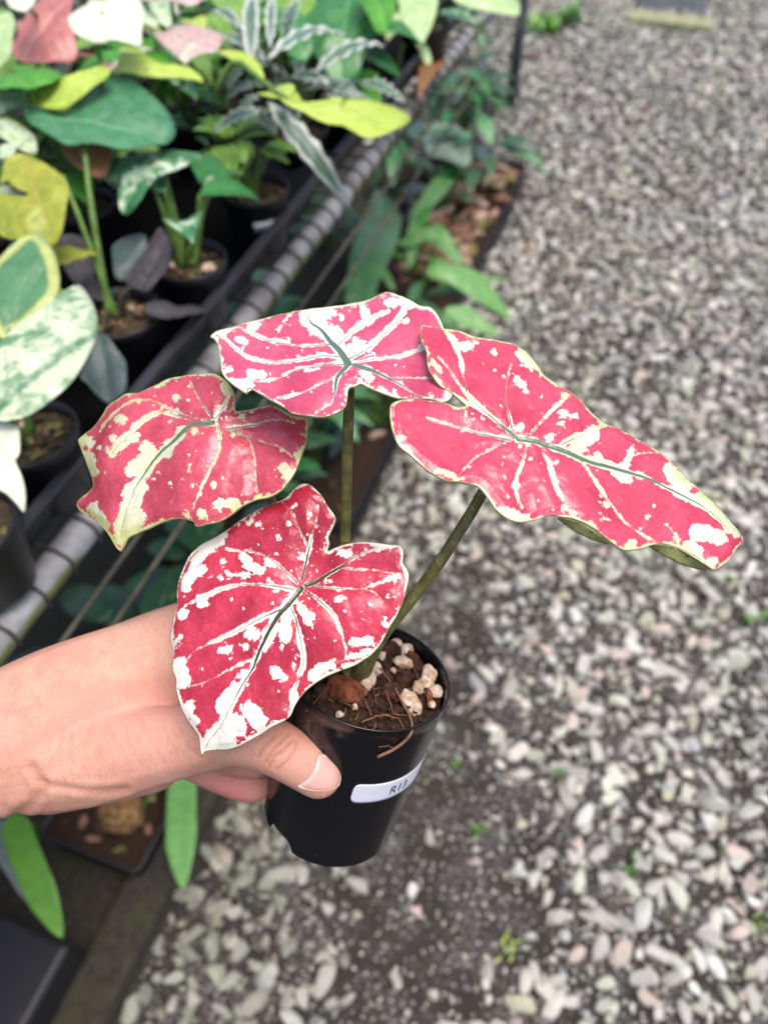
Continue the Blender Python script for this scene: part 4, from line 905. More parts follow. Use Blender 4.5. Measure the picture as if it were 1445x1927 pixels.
LM['arrow'] = m_leaf('leaf_arrow', (.05, .22, .08), (.03, .14, .05), (.4, .55, .38), None, (.58, .70, .52), (.52, .60), 16, mw=.01)
LM['chart'] = m_leaf('leaf_chartreuse', (.55, .68, .13), (.42, .58, .08), (.6, .7, .22), None, None, rough=.42, mw=.01, trans=.3)
LM['bright'] = m_leaf('leaf_bright_green', (.10, .38, .035), (.06, .27, .02), (.2, .46, .08), mw=.012, trans=.3)
LM['pink'] = m_leaf('leaf_dusty_pink', (.52, .19, .18), (.42, .14, .13), (.66, .36, .34), None, (.30, .34, .16), (.60, .70), 12, mw=.012)
LM['white'] = m_leaf('leaf_white', (.74, .76, .62), (.62, .70, .50), (.55, .66, .45), (.52, .55, .35), None, mw=.006, ew=.015, trans=.2)
LM['pinkwhite'] = m_leaf('leaf_pink_white', (.58, .42, .40), (.50, .34, .33), (.66, .55, .5), None, (.62, .64, .52), (.5, .6), 12, mw=.01)
LM['speck'] = m_leaf('leaf_speckled', (.56, .66, .46), (.46, .58, .36), (.6, .7, .5), (.7, .74, .6), (.12, .33, .15), (.54, .60), 30, mw=.006, ew=.02)
LM['yellow'] = m_leaf('leaf_yellow', (.42, .43, .055), (.30, .36, .04), (.42, .34, .06), None, (.24, .33, .04), (.5, .68), 8, mw=.01, trans=.3)
LM['hosta'] = m_leaf('leaf_green_gold_margin', (.10, .25, .115), (.07, .20, .085), None, (.56, .60, .20), ew=.085, ribs=9)
LM['streak'] = m_leaf('leaf_milky_streaked', (.62, .70, .50), (.50, .62, .40), (.07, .22, .10), None, (.13, .29, .14), (.50, .60), 22, mw=.028, stretch=1.0)
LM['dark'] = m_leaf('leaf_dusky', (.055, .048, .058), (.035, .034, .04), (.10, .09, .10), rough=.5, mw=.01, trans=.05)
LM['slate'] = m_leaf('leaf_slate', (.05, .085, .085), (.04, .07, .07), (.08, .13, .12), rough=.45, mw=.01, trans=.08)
LM['silver'] = m_leaf('leaf_silver_edged', (.065, .15, .095), (.04, .10, .07), (.12, .22, .15), (.56, .58, .55), ew=.035, mw=.012, rough=.4, trans=.1)
LM['deep'] = m_leaf('leaf_deep_green', (.05, .23, .06), (.03, .16, .04), (.1, .32, .11), mw=.012)
LM['pale'] = m_leaf('leaf_pale_green', (.52, .67, .36), (.42, .60, .27), (.6, .72, .45), mw=.01, trans=.3)
LM['fresh'] = m_leaf('leaf_fresh_green', (.22, .42, .07), (.16, .34, .05), (.36, .52, .16), mw=.015, trans=.3)
LM['ribbed'] = m_leaf('leaf_ribbed', (.12, .31, .125), (.09, .25, .095), None, ribs=16, trans=.15)
LM['strap'] = m_leaf('leaf_strap', (.18, .40, .12), (.13, .32, .09), (.2, .4, .15), ribs=10, mw=.01, trans=.25)
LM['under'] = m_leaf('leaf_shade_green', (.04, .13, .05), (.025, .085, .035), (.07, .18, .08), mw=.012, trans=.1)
LM['greygreen'] = m_leaf('leaf_grey_green', (.19, .27, .19), (.15, .22, .15), (.25, .33, .25), mw=.012, trans=.1)
LM['limestrap'] = m_leaf('leaf_lime_strap', (.15, .36, .05), (.11, .30, .035), None, ribs=8, trans=.3)
LM['greystrap'] = m_leaf('leaf_grey_strap', (.22, .24, .23), (.17, .19, .18), None, ribs=6, trans=.1)
LM['dry'] = m_leaf('leaf_dry', (.38, .19, .08), (.28, .13, .05), (.3, .16, .08), rough=.7)
UPC = (0, .5, .86)
# -- arrow leaf plant with dusky leaves round its foot
P0, s0 = potted('potted_plant', (222, 585), 'potted plant with one big blue-green leaf and dull dark leaves round its foot', nchip=34)
_, j = blade('leaf', P0, z1([(130, 610), (200, 600), (300, 610), (380, 640), (440, 655), (420, 600), (430, 540), (480, 490), (540, 450), (620, 435), (700, 450), (780, 490), (850, 550), (910, 610), (950, 680), (960, 730), (930, 770), (860, 800), (770, 820), (680, 830), (600, 810), (540, 790), (480, 790), (420, 805), (350, 795), (280, 750), (220, 715), (160, 670)]), z1([(450, 658)])[0], z1([(960, 740)])[0], ('z', 1.09), (.05, .45, .9), LM['teal'], (1.5, .8), wav=.001, seed=1)
stem(P0, s0+[-.012, .0, -.003], j, .0035); stem(P0, s0+[-.006, .004, -.003], PZ(118, 330, 1.06), .003)
blade('leaf', P0, [(20+x, y) for x, y in [(100, 255), (150, 250), (185, 275), (190, 315), (165, 335), (130, 320), (100, 290)]], (130, 270), (175, 325), ('z', 1.06), UPC, LM['dry'], seed=3)
blade('leaf', P0, z1([(880, 140), (910, 170), (935, 230), (935, 310), (910, 380), (860, 430), (810, 490), (750, 470), (690, 440), (720, 370), (780, 290), (830, 210)], 2.89, 0, 380), z1([(770, 450)], 2.89, 0, 380)[0], z1([(885, 150)], 2.89, 0, 380)[0], ('z', .965), (-.3, .25, .9), LM['dark'], (2, 5), seed=2)
blade('leaf', P0, z1([(330, 190), (400, 180), (480, 220), (520, 320), (510, 420), (450, 450), (390, 420), (340, 340), (320, 260)], 2.89, 0, 380), z1([(450, 430)], 2.89, 0, 380)[0], z1([(360, 190)], 2.89, 0, 380)[0], ('z', .965), (.2, .3, .9), LM['dark'], (2, 5), seed=4)
blade('leaf', P0, z1([(790, 560), (900, 545), (970, 575), (1050, 565), (1160, 595), (1080, 612), (1000, 622), (900, 640), (830, 612)], 2.89, 0, 380), z1([(810, 590)], 2.89, 0, 380)[0], z1([(1160, 597)], 2.89, 0, 380)[0], ('z', .965), (.1, .75, .62), LM['dark'], (4, 4), seed=5)
blade('leaf', P0, z1([(620, 240), (700, 190), (790, 180), (800, 250), (730, 350), (680, 420), (630, 390), (615, 310)], 2.89, 0, 380), z1([(660, 410)], 2.89, 0, 380)[0], z1([(790, 185)], 2.89, 0, 380)[0], ('z', .962), (0, .2, .95), LM['slate'], (2, 5), seed=6)
blade('leaf', P0, z1([(540, 715), (600, 760), (660, 830), (690, 880), (695, 960), (690, 1030), (640, 1070), (590, 1095), (530, 1050), (480, 990), (440, 950), (490, 850), (525, 760)], 2.89, 0, 380), z1([(545, 740)], 2.89, 0, 380)[0], z1([(620, 1085)], 2.89, 0, 380)[0], ('z', .967), (0, .3, .95), LM['slate'], (2, 3), seed=7)
for x, y in ((270, 590), (245, 560), (190, 640), (265, 545)): stem(P0, s0-[0, 0, .004], PZ(x, y, .962), .0018, M['stem_d'])
for x, y in ((160, 570), (175, 600)): pleaf(P0, PZ(200, 560, .955), PZ(x-18, y-40, .962), .03, LM['dark'], seed=9, shape='oval')
# -- arrow shaped variegated leaf
P1, s1 = potted('potted_plant', (352, 485), 'potted plant with green and white marbled arrow leaf on long green stalks')
_, j = blade('leaf', P1, z1([(660, 870), (760, 850), (880, 820), (1000, 830), (1110, 850), (1050, 890), (970, 930), (890, 950), (840, 970), (800, 1040), (760, 1110), (700, 1170), (660, 1150), (650, 1080), (665, 1000), (680, 950), (600, 970), (520, 1000), (560, 930), (600, 890)]), z1([(785, 905)])[0], z1([(680, 1160)])[0], ('z', 1.05), (-.1, .3, .95), LM['arrow'], (4, 4), seed=8)
stem(P1, s1+[-.008, 0, -.003], j, .003); stem(P1, s1+[-.004, .004, -.003], PZ(310, 325, 1.03), .0035)
_, j = blade('leaf', P1, z1([(1040, 880), (1110, 850), (1180, 860), (1230, 930), (1210, 1000), (1170, 1050), (1110, 1020), (1070, 960)]), z1([(1190, 1000)])[0], z1([(1060, 880)])[0], ('z', 1.02), (-.2, .4, .9), LM['deep'], (2, 4), seed=9)
stem(P1, s1+[.006, 0, -.003], j, .0032)
blade('leaf', P1, [(120, 215), (172, 195), (205, 225), (200, 262), (150, 270), (118, 245)], (160, 232), (200, 260), ('z', 1.04), UPC, LM['under'], seed=3)
# -- small light green plant
P2, s2 = potted('potted_plant', (478, 350), 'small light green bushy plant in black pot with white tag', tag=-1.15, nchip=16)
for i, (b, t, wd, zt) in enumerate([((420, 275), (440, 362), .034, 1.0), ((430, 262), (500, 235), .036, 1.03), ((425, 262), (362, 245), .034, 1.03), ((440, 280), (462, 310), .03, 1.0), ((440, 265), (520, 255), .03, 1.02), ((420, 265), (395, 225), .03, 1.03), ((410, 285), (395, 345), .028, .99)]):
    pleaf(P2, PZ(*b, 1.01), PZ(*t, zt), wd, LM['fresh'], shape='oval', seed=i, arch=.12)
for dx in (-.006, .0, .006): stem(P2, s2+[dx-.01, dx*.5, -.003], PZ(428, 268, 1.01), .0018)
# -- gold margined and milky leaf
P3, s3 = potted('potted_plant', (52, 812), 'potted plant with one gold edged green leaf and one milky streaked leaf', nchip=26, tag=None)
_, j = blade('leaf', P3, z1([(-40, 340), (0, 320), (60, 260), (120, 210), (190, 165), (240, 190), (290, 260), (320, 340), (335, 430), (320, 520), (250, 600), (150, 680), (80, 720), (0, 740), (-60, 640)], 2.89, 0, 380), z1([(60, 690)], 2.89, 0, 380)[0], z1([(190, 165)], 2.89, 0, 380)[0], ('z', 1.03), (-.1, .25, .96), LM['hosta'], (2, 3), seed=11)
stem(P3, s3+[-.004, .01, -.003], j, .0035)
_, j = blade('leaf', P3, z1([(430, 460), (480, 510), (520, 580), (535, 650), (525, 740), (490, 840), (440, 930), (380, 1010), (300, 1080), (220, 1140), (140, 1180), (60, 1195), (0, 1190), (-60, 1160), (-90, 1050), (-70, 900), (0, 790), (80, 700), (160, 640), (260, 570), (350, 500)], 2.89, 0, 380), z1([(0, 1110)], 2.89, 0, 380)[0], z1([(440, 470)], 2.89, 0, 380)[0], ('z', 1.05), (.05, .35, .93), LM['streak'], (2, 3), seed=12)
stem(P3, s3+[-.006, -.004, -.003], j, .0035)
pleaf(P3, PZ(-20, 690, 1.0), PZ(18, 590, 1.03), .035, LM['streak'], up=-F_, shape='oval', seed=3)
# -- white marbled leaf at the tray's end
P4, s4 = potted('potted_plant', (-75, 985), 'potted plant with a white marbled leaf hanging toward the forearm', nchip=10)
_, j = blade('leaf', P4, z1([(-60, 1230), (0, 1205), (60, 1205), (105, 1225), (115, 1300), (110, 1380), (80, 1420), (110, 1460), (135, 1530), (145, 1600), (135, 1690), (90, 1640), (40, 1590), (0, 1570), (-70, 1500), (-90, 1350)], 2.89, 0, 380), z1([(0, 1330)], 2.89, 0, 380)[0], z1([(135, 1690)], 2.89, 0, 380)[0], ('z', 1.03), (.1, .4, .9), LM['white'], (2, 3), seed=13)
stem(P4, s4-[0, 0, .003], j, .003)
# -- yellow heart leaf
P5, s5 = potted('potted_plant', (-30, 640), 'potted plant with a yellowing heart shaped leaf folded downward', nchip=10)
_, j = blade('leaf', P5, z1([(30, 900), (80, 850), (150, 840), (220, 880), (300, 930), (360, 980), (385, 1040), (370, 1120), (360, 1200), (340, 1280), (300, 1330), (240, 1320), (180, 1300), (120, 1310), (60, 1310), (0, 1280), (-60, 1200), (-60, 1100), (0, 1060), (80, 1090), (185, 1105), (180, 1060), (110, 1040), (50, 990)]), z1([(215, 1100)])[0], z1([(300, 1330)])[0], ('z', 1.07), (0, .35, .93), LM['yellow'], (2, 4), seed=14)
stem(P5, s5-[0, 0, .003], j, .003)
# -- chartreuse plant
P6, s6 = potted('potted_plant', (150, 380), 'potted plant with lime yellow leaves above the big blue-green leaf', nchip=0)
_, j = blade('leaf', P6, z1([(165, 520), (230, 480), (330, 440), (430, 400), (520, 385), (590, 390), (560, 430), (500, 490), (430, 550), (360, 595), (280, 600), (190, 580), (160, 550)]), z1([(575, 395)])[0], z1([(170, 545)])[0], ('z', 1.12), UPC, LM['chart'], (3, 4), seed=15)
stem(P6, s6-[0, 0, .003], j, .003)
_, j = blade('leaf', P6, z1([(590, 400), (640, 350), (660, 300), (700, 275), (750, 270), (790, 310), (800, 345), (860, 370), (940, 370), (1020, 385), (1080, 420), (1110, 460), (1060, 445), (1000, 425), (940, 420), (870, 425), (800, 415), (720, 405), (640, 412)]), z1([(800, 380)])[0], z1([(1110, 460)])[0], ('z', 1.11), (.1, .55, .8), LM['chart'], (3, 4), seed=16)
stem(P6, s6+[.004, 0, -.003], j, .003)
_, j = blade('leaf', P6, z1([(-60, 430), (0, 400), (60, 375), (150, 370), (250, 380), (320, 405), (340, 430), (280, 450), (220, 470), (180, 495), (100, 490), (0, 495), (-60, 480)]), z1([(170, 450)])[0], z1([(-60, 450)])[0], ('z', 1.12), (0, .6, .8), LM['bright'], (4, 5), seed=17)
stem(P6, s6-[.004, 0, .003], j, .003)
# -- speckled
P7, s7 = potted('potted_plant', (-40, 430), 'potted plant with pale speckled leaves under the bright green leaf', nchip=0)
for i, (L_, c, t) in enumerate([([(0, 660), (60, 655), (130, 700), (190, 750), (205, 800), (190, 840), (130, 825), (60, 780), (0, 740), (-40, 700)], (0, 690), (200, 840)), ([(-50, 510), (40, 500), (120, 515), (160, 560), (120, 600), (50, 620), (-50, 650)], (-20, 570), (160, 560)), ([(280, 380), (340, 340), (390, 320), (385, 370), (350, 415), (300, 410)], (300, 400), (390, 325)), ([(0, 800), (60, 780), (90, 810), (60, 850), (0, 860)], (0, 830), (85, 810))]):
    _, j = blade('leaf', P7, z1(L_), z1([c])[0], z1([t])[0], ('z', 1.08), UPC, LM['speck'], (3, 4), seed=20+i); stem(P7, s7-[0, 0, .003], j, .002)
# -- white caladium
P8, s8 = potted('potted_plant', (190, 180), 'potted plant with a broad creamy white leaf notched at the top', nchip=0)
_, j = blade('leaf', P8, z1([(375, 110), (430, 60), (490, 15), (530, 10), (550, 45), (585, 0), (660, -40), (740, -20), (790, 60), (795, 110), (775, 180), (770, 260), (700, 245), (620, 225), (560, 245), (500, 235), (430, 205), (390, 160)]), z1([(560, 75)])[0], z1([(765, 255)])[0], ('z', 1.16), (0, .45, .9), LM['white'], (2, 3), seed=31)
stem(P8, s8-[0, 0, .003], j, .003)
_, j = blade('leaf', P8, z1([(40, -30), (110, -40), (190, -20), (190, 20), (140, 65), (80, 55), (45, 25)]), z1([(110, 0)])[0], z1([(140, 60)])[0], ('z', 1.16), UPC, LM['white'], (2, 3), seed=32); stem(P8, s8-[0, 0, .003], j, .003)
# -- dusty pink caladium
P9, s9 = potted('potted_plant', (60, 230), 'potted plant with one large dusty pink leaf', nchip=0)
_, j = blade('leaf', P9, z1([(70, 280), (100, 220), (130, 160), (150, 90), (200, 40), (260, -20), (390, -30), (395, 80), (405, 170), (420, 240), (430, 310), (390, 350), (330, 345), (250, 350), (160, 350), (90, 320)]), z1([(300, 70)])[0], z1([(170, 350)])[0], ('z', 1.13), (0, .35, .93), LM['pink'], (2, 4), seed=33)
stem(P9, s9-[0, 0, .003], j, .003)
P9b, s9b = potted('potted_plant', (-30, 150), 'potted plant with a plain pale green leaf beside the dusty pink leaf', nchip=0)
_, j = blade('leaf', P9b, z1([(-60, 120), (0, 90), (60, 70), (85, 130), (75, 220), (70, 300), (30, 350), (-40, 380)]), z1([(30, 120)])[0], z1([(20, 350)])[0], ('z', 1.12), UPC, LM['pale'], (3, 4), seed=34); stem(P9b, s9b-[0, 0, .003], j, .003)
# -- pink and white leaf
P10, s10 = potted('potted_plant', (350, 215), 'potted plant with blush pink and white arrow leaves', nchip=0)
_, j = blade('leaf', P10, z1([(840, 190), (920, 180), (950, 130), (1010, 130), (1080, 150), (1150, 170), (1210, 200), (1210, 240), (1180, 290), (1110, 300), (1050, 320), (1010, 345), (960, 310), (900, 260)]), z1([(980, 200)])[0], z1([(1010, 345)])[0], ('z', 1.12), UPC, LM['pinkwhite'], (3, 4), seed=35); stem(P10, s10-[0, 0, .003], j, .003)
_, j = blade('leaf', P10, z1([(740, -40), (900, -70), (1080, -60), (1150, -20), (1090, 15), (1020, 40), (950, 10), (860, 8), (780, 10)]), z1([(930, -30)])[0], z1([(1040, 40)])[0], ('z', 1.15), UPC, LM['pinkwhite'], (3, 4), seed=36); stem(P10, s10-[0, 0, .003], j, .003)
# -- silver edged bush
z2_ = lambda L: z1(L, 2.0643, 400, 0)
P11, s11 = potted('potted_plant', (560, 235), 'bushy plant with narrow dark leaves edged in silver white', nchip=0)
hub = PZ(520, 190, 1.02)
tube('trunk', [s11-[0, 0, .004], (s11+hub)/2+[.004, 0, 0], hub], [.004, .0035, .003], M['stem_d'], P11, 7)
SIL = [((215, 230), (515, 140), 60, 1.12, 1.11), ((395, 285), (668, 180), 62, 1.09, 1.09), ((215, 395), (540, 815), 85, 1.08, .985), ((385, 330), (560, 385), 40, 1.07, 1.05), ((580, 320), (745, 400), 52, 1.05, 1.03), ((190, 430), (5, 520), 52, 1.07, 1.05), ((150, 260), (165, -30), 62, 1.10, 1.14), ((225, 190), (240, -20), 40, 1.12, 1.15), ((110, 110), (0, 60), 46, 1.12, 1.11), ((280, 150), (340, -10), 50, 1.12, 1.15), ((150, 330), (60, 420), 60, 1.07, 1.03), ((250, 330), (330, 470), 50, 1.06, 1.02), ((210, 240), (20, 150), 50, 1.1, 1.1), ((120, 420), (250, 520), 56, 1.05, 1.02), ((300, 300), (460, 330), 46, 1.08, 1.08), ((60, 350), (150, 250), 46, 1.06, 1.09), ((180, 380), (90, 480), 60, 1.07, 1.03)]
for i, (b, t, wd, zb, zt) in enumerate(SIL):
    B_, T_ = PZ(*z2_([b])[0], zb), PZ(*z2_([t])[0], zt); dd = ((B_-C_)@F_)
    pleaf(P11, B_, T_, wd/2.0643*dd/FPX*1.1, LM['silver'], seed=i, arch=.13 if i != 2 else .05, wavy=.0022, up=nrm(UP*.6-F_*.5))
    stem(P11, hub, B_, .0014, M['stem_d'], bow=np.array([0, 0, .004]))
# -- lime plant with the long horizontal leaf
P12, s12 = potted('potted_plant', (420, 190), 'potted plant with a lime leaf stretched level over the tray edge', nchip=0)
_, j = blade('leaf', P12, z2_([(250, 350), (310, 395), (400, 395), (500, 395), (600, 400), (690, 425), (740, 450), (768, 475), (760, 488), (700, 500), (685, 482), (600, 500), (520, 507), (430, 492), (370, 462), (325, 420), (270, 390)]), z2_([(290, 385)])[0], z2_([(765, 482)])[0], ('z', 1.115), (.05, .75, .65), LM['chart'], (1.2, 3), seed=41)
tube('petiole', resample(spline([s12-[0, 0, .003], PZ(405, 180, 1.09), PZ(440, 115, 1.13), PZ(490, 150, 1.125), j], 8), 30), np.linspace(.0035, .0028, 30), M['stem'], P12, 8)
pleaf(P12, PZ(*z2_([(200, 310)])[0], 1.12), PZ(*z2_([(10, 200)])[0], 1.125), .022, LM['chart'], arch=.05, seed=5, fold=.5)
pleaf(P12, PZ(*z2_([(290, 380)])[0], 1.115), PZ(*z2_([(185, 375)])[0], 1.10), .04, LM['chart'], arch=.1, seed=6, shape='oval')
# -- broad greens at the back
P13, s13 = potted('potted_plant', (640, 150), 'potted plant with broad deep green glossy leaves', nchip=0)
_, j = blade('leaf', P13, z2_([(360, 60), (420, 10), (500, -20), (600, -40), (690, -20), (690, 60), (630, 140), (590, 230), (560, 310), (470, 320), (410, 240), (380, 150)]), z2_([(520, 60)])[0], z2_([(500, 320)])[0], ('z', 1.06), (0, .4, .92), LM['deep'], (2, 3), seed=42); stem(P13, s13-[0, 0, .003], j, .003)
_, j = blade('leaf', P13, z2_([(560, -40), (640, -60), (710, -30), (710, 40), (680, 120), (640, 130), (600, 60)]), z2_([(640, 0)])[0], z2_([(660, 130)])[0], ('z', 1.09), UPC, LM['bright'], (2, 3), seed=43); stem(P13, s13-[0, 0, .003], j, .003)
P14, s14 = potted('potted_plant', (480, 60), 'potted plant with smooth apple green leaves behind the silver edged bush', nchip=0)
for i, (L_, c, t) in enumerate([([(0, -20), (60, -40), (130, 0), (145, 60), (120, 110), (70, 80), (20, 40)], (60, 10), (120, 110)), ([(230, -20), (330, -50), (400, -30), (390, 40), (330, 80), (270, 60), (230, 30)], (310, 0), (300, 70)), ([(250, 40), (330, 50), (380, 110), (390, 210), (330, 240), (270, 180)], (310, 90), (350, 240)), ([(-20, 60), (40, 60), (80, 120), (60, 190), (0, 160)], (20, 90), (50, 180))]):
    _, j = blade('leaf', P14, z2_(L_), z2_([c])[0], z2_([t])[0], ('z', 1.10), UPC, LM['fresh' if i != 2 else 'deep'], (3, 4), seed=44+i); stem(P14, s14-[0, 0, .003], j, .0028)
# -- pale leaves hanging past the tube
P15, s15 = potted('potted_plant', (800, 40), 'potted plant with pale mint leaves hanging over the bench edge', nchip=0)
for i, (L_, c, t, zz_) in enumerate([([(725, -20), (800, -50), (870, -10), (865, 60), (840, 130), (800, 185), (775, 130), (735, 80)], (800, 10), (800, 185), 1.05), ([(930, -30), (1050, -60), (1170, -20), (1192, 60), (1150, 65), (1100, 50), (1040, 45), (980, 30)], (950, -10), (1190, 65), 1.06), ([(800, 170), (830, 180), (850, 230), (840, 255), (815, 230)], (805, 175), (845, 255), 1.0)]):
    _, j = blade('leaf', P15, z2_(L_), z2_([c])[0], z2_([t])[0], ('z', zz_), (.1, .4, .9), LM['pale'], (2, 3), seed=50+i); stem(P15, s15-[0, 0, .003], j, .0028)
stem(P15, PZ(760, 90, 1.0), PZ(748, 140, .96), .0025)
dl = pleaf(None, PZ(828, 118, .868), PZ(786, 195, .866), .05, LM['dry'], shape='oval', arch=.15, seed=2, name='dry_leaf')
setp(dl, 'dry brown leaf lying on the grey bench tube', 'leaf')

# ------------------------------------------------------------------ things on the ground under the bench
def m_mossy():
    q = NT('mossy_timber'); p = q.geo(); n = q.noise(p, 26, 5); n2 = q.noise(p, 120, 4)
    c = q.mix(q.ss(n2, .3, .7), (.016, .013, .009), (.045, .038, .024)); c = q.mix(q.ss(n, .50, .68), c, (.036, .037, .013)); q.bump(n2, .6, .004); return q.fin(Base_Color=c, Roughness=.9)
M['mossy'] = m_mossy()
def slab(name, a0, a1, l0, l1, z0, z1, mat, label, cat, bv_=.006):
    V, Fc = box_geo(BB(a0, l0, z0), BD*(a1-a0), BN*(l1-l0), np.array([0, 0, z1-z0])); Fc = [f[::-1] for f in Fc]
    o = mk(name, V, Fc, mat, None, False); bevel(o, bv_, 3); return setp(o, label, cat)
bed = mk('soil_bed', [BB(-.6, -2.2, .004), BB(2.9, -2.2, .004), BB(2.9, -.47, .004), BB(-.6, -.44, .004)], [(3, 2, 1, 0)], M['mossy']); setp(bed, kind='structure')
slab('timber_edging', -.30, .40, -.535, -.455, -.02, .055, M['mossy'], 'dark mossy timber edging between the gravel and the planters', 'edging', .012)
slab('plastic_crate', -.32, .075, -.95, -.53, .0, .135, M['tray'], 'black plastic crate turned upside down beside the mossy timber', 'crate', .01)
# square planter with a brown bulb
def square_planter(name, a0, a1, l0, l1, z1, label, nchip, weights=(.35, .2, .3, .15), cat='planter', r1=.014):
    t = empty(name, BB((a0+a1)/2, (l0+l1)/2, 0), label, cat)
    def ring(ex, z):
        r = .012+max(ex, 0); P_ = []
        for (ca, cl, st) in ((a0, l0, math.pi), (a1, l0, -math.pi/2), (a1, l1, 0), (a0, l1, math.pi/2)):
            sa = 1 if ca == a0 else -1; sl_ = 1 if cl == l0 else -1
            for k in range(5):
                th = st+math.pi/2*k/4
                P_.append(BB(ca+sa*.012+math.cos(th)*r, cl+sl_*.012+math.sin(th)*r, z))
        return P_
    rings = [ring(-.008, .002), ring(0, z1-.012), ring(.005, z1-.012), ring(.006, z1), ring(.001, z1+.001), ring(-.004, z1-.014), ring(-.006, z1-.03)]
    # order the corner arcs round the rectangle
    V = np.concatenate(rings); n = 20; Fc = [(k*n+i, k*n+(i+1) % n, (k+1)*n+(i+1) % n, (k+1)*n+i) for k in range(6) for i in range(n)]
    sh = mk('planter_shell', V, Fc, M['tray'], t, True)
    mk('soil', ring(-.0055, z1-.022), [tuple(range(n))], M['soil'], t, False)
    chips(t, BB((a0+a1)/2, (l0+l1)/2, z1-.018), 0, nchip, .006, r1, weights, (BD*(a1-a0-.03), BN*(l1-l0-.03)))
    return t
sp = square_planter('square_planter', .205, .345, -.69, -.505, .10, 'square black planter with a shaggy brown bulb beside the strap leaf', 18)
bc = BB(.275, -.575, .105)
v = ICO3[0].copy(); v *= (1+.3*fbm(v[:, 0]*3, v[:, 1]*3+v[:, 2]*2, 5, 4))[:, None]
mk('bulb', bc+v*np.array([.04, .035, .032]), ICO3[1], m_plain('shaggy_bulb', (.20, .115, .05), .9, .7, 140, .2, .8), sp)
stem(sp, BB(.30, -.56, .08), BB(.37, -.50, .14), .004, M['stem'], bow=np.array([0, 0, .012]))
pleaf(sp, BB(.37, -.50, .14), PZ(345, 1672, .17), .052, LM['strap'], up=-F_, shape='strap', arch=.04, seed=4, fold=.1, na=30)
def strap_plant(name, label, specs, group=None, cat='plant', base=None):
    o = empty(name, base, label, cat, group)
    for i, (b, zb, t, zt, wd, mat, ar, shp) in enumerate(specs):
        B_, T_ = PZ(*b, zb), PZ(*t, zt); pleaf(o, B_, T_, wd, LM[mat], up=nrm(UP*.5-F_*.6), shape=shp, arch=ar, seed=i, fold=.12, na=28)
        stem(o, base, B_, .003, M['stem'], bow=np.zeros(3))
    return o
strap_plant('strap_leaf_plant', 'lime green strap leaf with a grey one leaning beside the black crate', [((20, 1530), .24, (118, 1765), .20, .046, 'limestrap', .03, 'strap'), ((-15, 1545), .20, (108, 1735), .17, .040, 'greystrap', .03, 'strap')], base=BB(.22, -.72, .0))
# long trough of bark under the bench, with its plants
tr = square_planter('trough', 1.02, 2.86, -.80, -.452, .085, 'long black trough of bark chips along the gravel path', 100, (.4, .25, .2, .15), 'trough', .017)
chips(tr, BB(2.43, -.575, .072), 0, 190, .012, .026, (.4, .36, .12, .12), (BD*.80, BN*.21))
trb = square_planter('trough', .42, 1.00, -.80, -.452, .085, 'short black trough of dark bark behind the forearm', 60, (.2, .1, .6, .1), 'trough', .015)
def clump(name, label, base, leaves, n_extra=0, mats=('under',), spread=.12, hgt=.2, size=(.07, .13), wd=.4, seed=0, group=None, cat='plant'):
    o = empty(name, base, label, cat, group); g = np.random.default_rng(seed); base = np.asarray(base)
    for i, L_ in enumerate(leaves):
        out, c, t, z, nc, mat, cv = L_; _, j = blade('leaf', o, out, c, t, ('z', z), nc, LM[mat], cv, seed=seed+i); stem(o, base, j, .003, bow=np.zeros(3))
    for i in range(n_extra):
        th = g.uniform(0, 6.3); r = spread*math.sqrt(g.uniform(.05, 1)); a = base+np.array([math.cos(th)*r*.6, math.sin(th)*r*.6, hgt*g.uniform(.35, 1)])
        L = g.uniform(*size); e = a+np.array([math.cos(th)*L, math.sin(th)*L, g.uniform(-.6, .25)*L])
        pleaf(o, a, e, L*wd*g.uniform(.8, 1.2), LM[mats[g.integers(len(mats))]], shape=('oval', 'lance', 'heart')[g.integers(3)], arch=g.uniform(.05, .2), seed=i, na=14, nt=6)
        stem(o, base+np.array([g.uniform(-.01, .01), g.uniform(-.01, .01), -.01]), a, .0022, M['stem_d'] if g.uniform() < .4 else M['stem'], bow=np.zeros(3))
    return o
o2 = lambda L: z2_(L)
def gb(a, l): return BB(a, l, .066)
clump('broad_leaf_plant', 'plant with one broad pleated green leaf standing in the trough', gb(1.20, -.60), [(o2([(640, 735), (690, 770), (725, 830), (730, 900), (700, 990), (650, 1090), (610, 1170), (560, 1200), (520, 1170), (525, 1060), (550, 950), (590, 830), (620, 770)]), o2([(560, 1180)])[0], o2([(645, 740)])[0], .36, (.1, .35, .93), 'ribbed', (1, 2))], 10, ('under', 'ribbed'), .12, .22, (.10, .18), .28, 3)
clump('arching_plant', 'plant with arching light green blades spilling over the trough rim', gb(1.75, -.55), [
    (o2([(830, 1060), (900, 1030), (980, 1040), (1050, 1080), (1110, 1160), (1165, 1255), (1090, 1205), (1030, 1140), (950, 1095)]), o2([(850, 1055)])[0], o2([(1165, 1250)])[0], .30, (.1, .4, .9), 'strap', (1.5, 3)),
    (o2([(720, 950), (800, 900), (880, 878), (930, 940), (975, 1025), (930, 1010), (890, 940), (840, 925), (780, 960)]), o2([(880, 910)])[0], o2([(975, 1025)])[0], .30, (.1, .4, .9), 'strap', (1, 1)),
    (o2([(900, 1210), (980, 1190), (1050, 1240), (1110, 1300), (1030, 1290), (950, 1260)]), o2([(910, 1215)])[0], o2([(1110, 1300)])[0], .24, (.1, .4, .9), 'strap', (1, 1))], 16, ('strap', 'strap', 'ribbed'), .13, .18, (.14, .24), .17, 5)
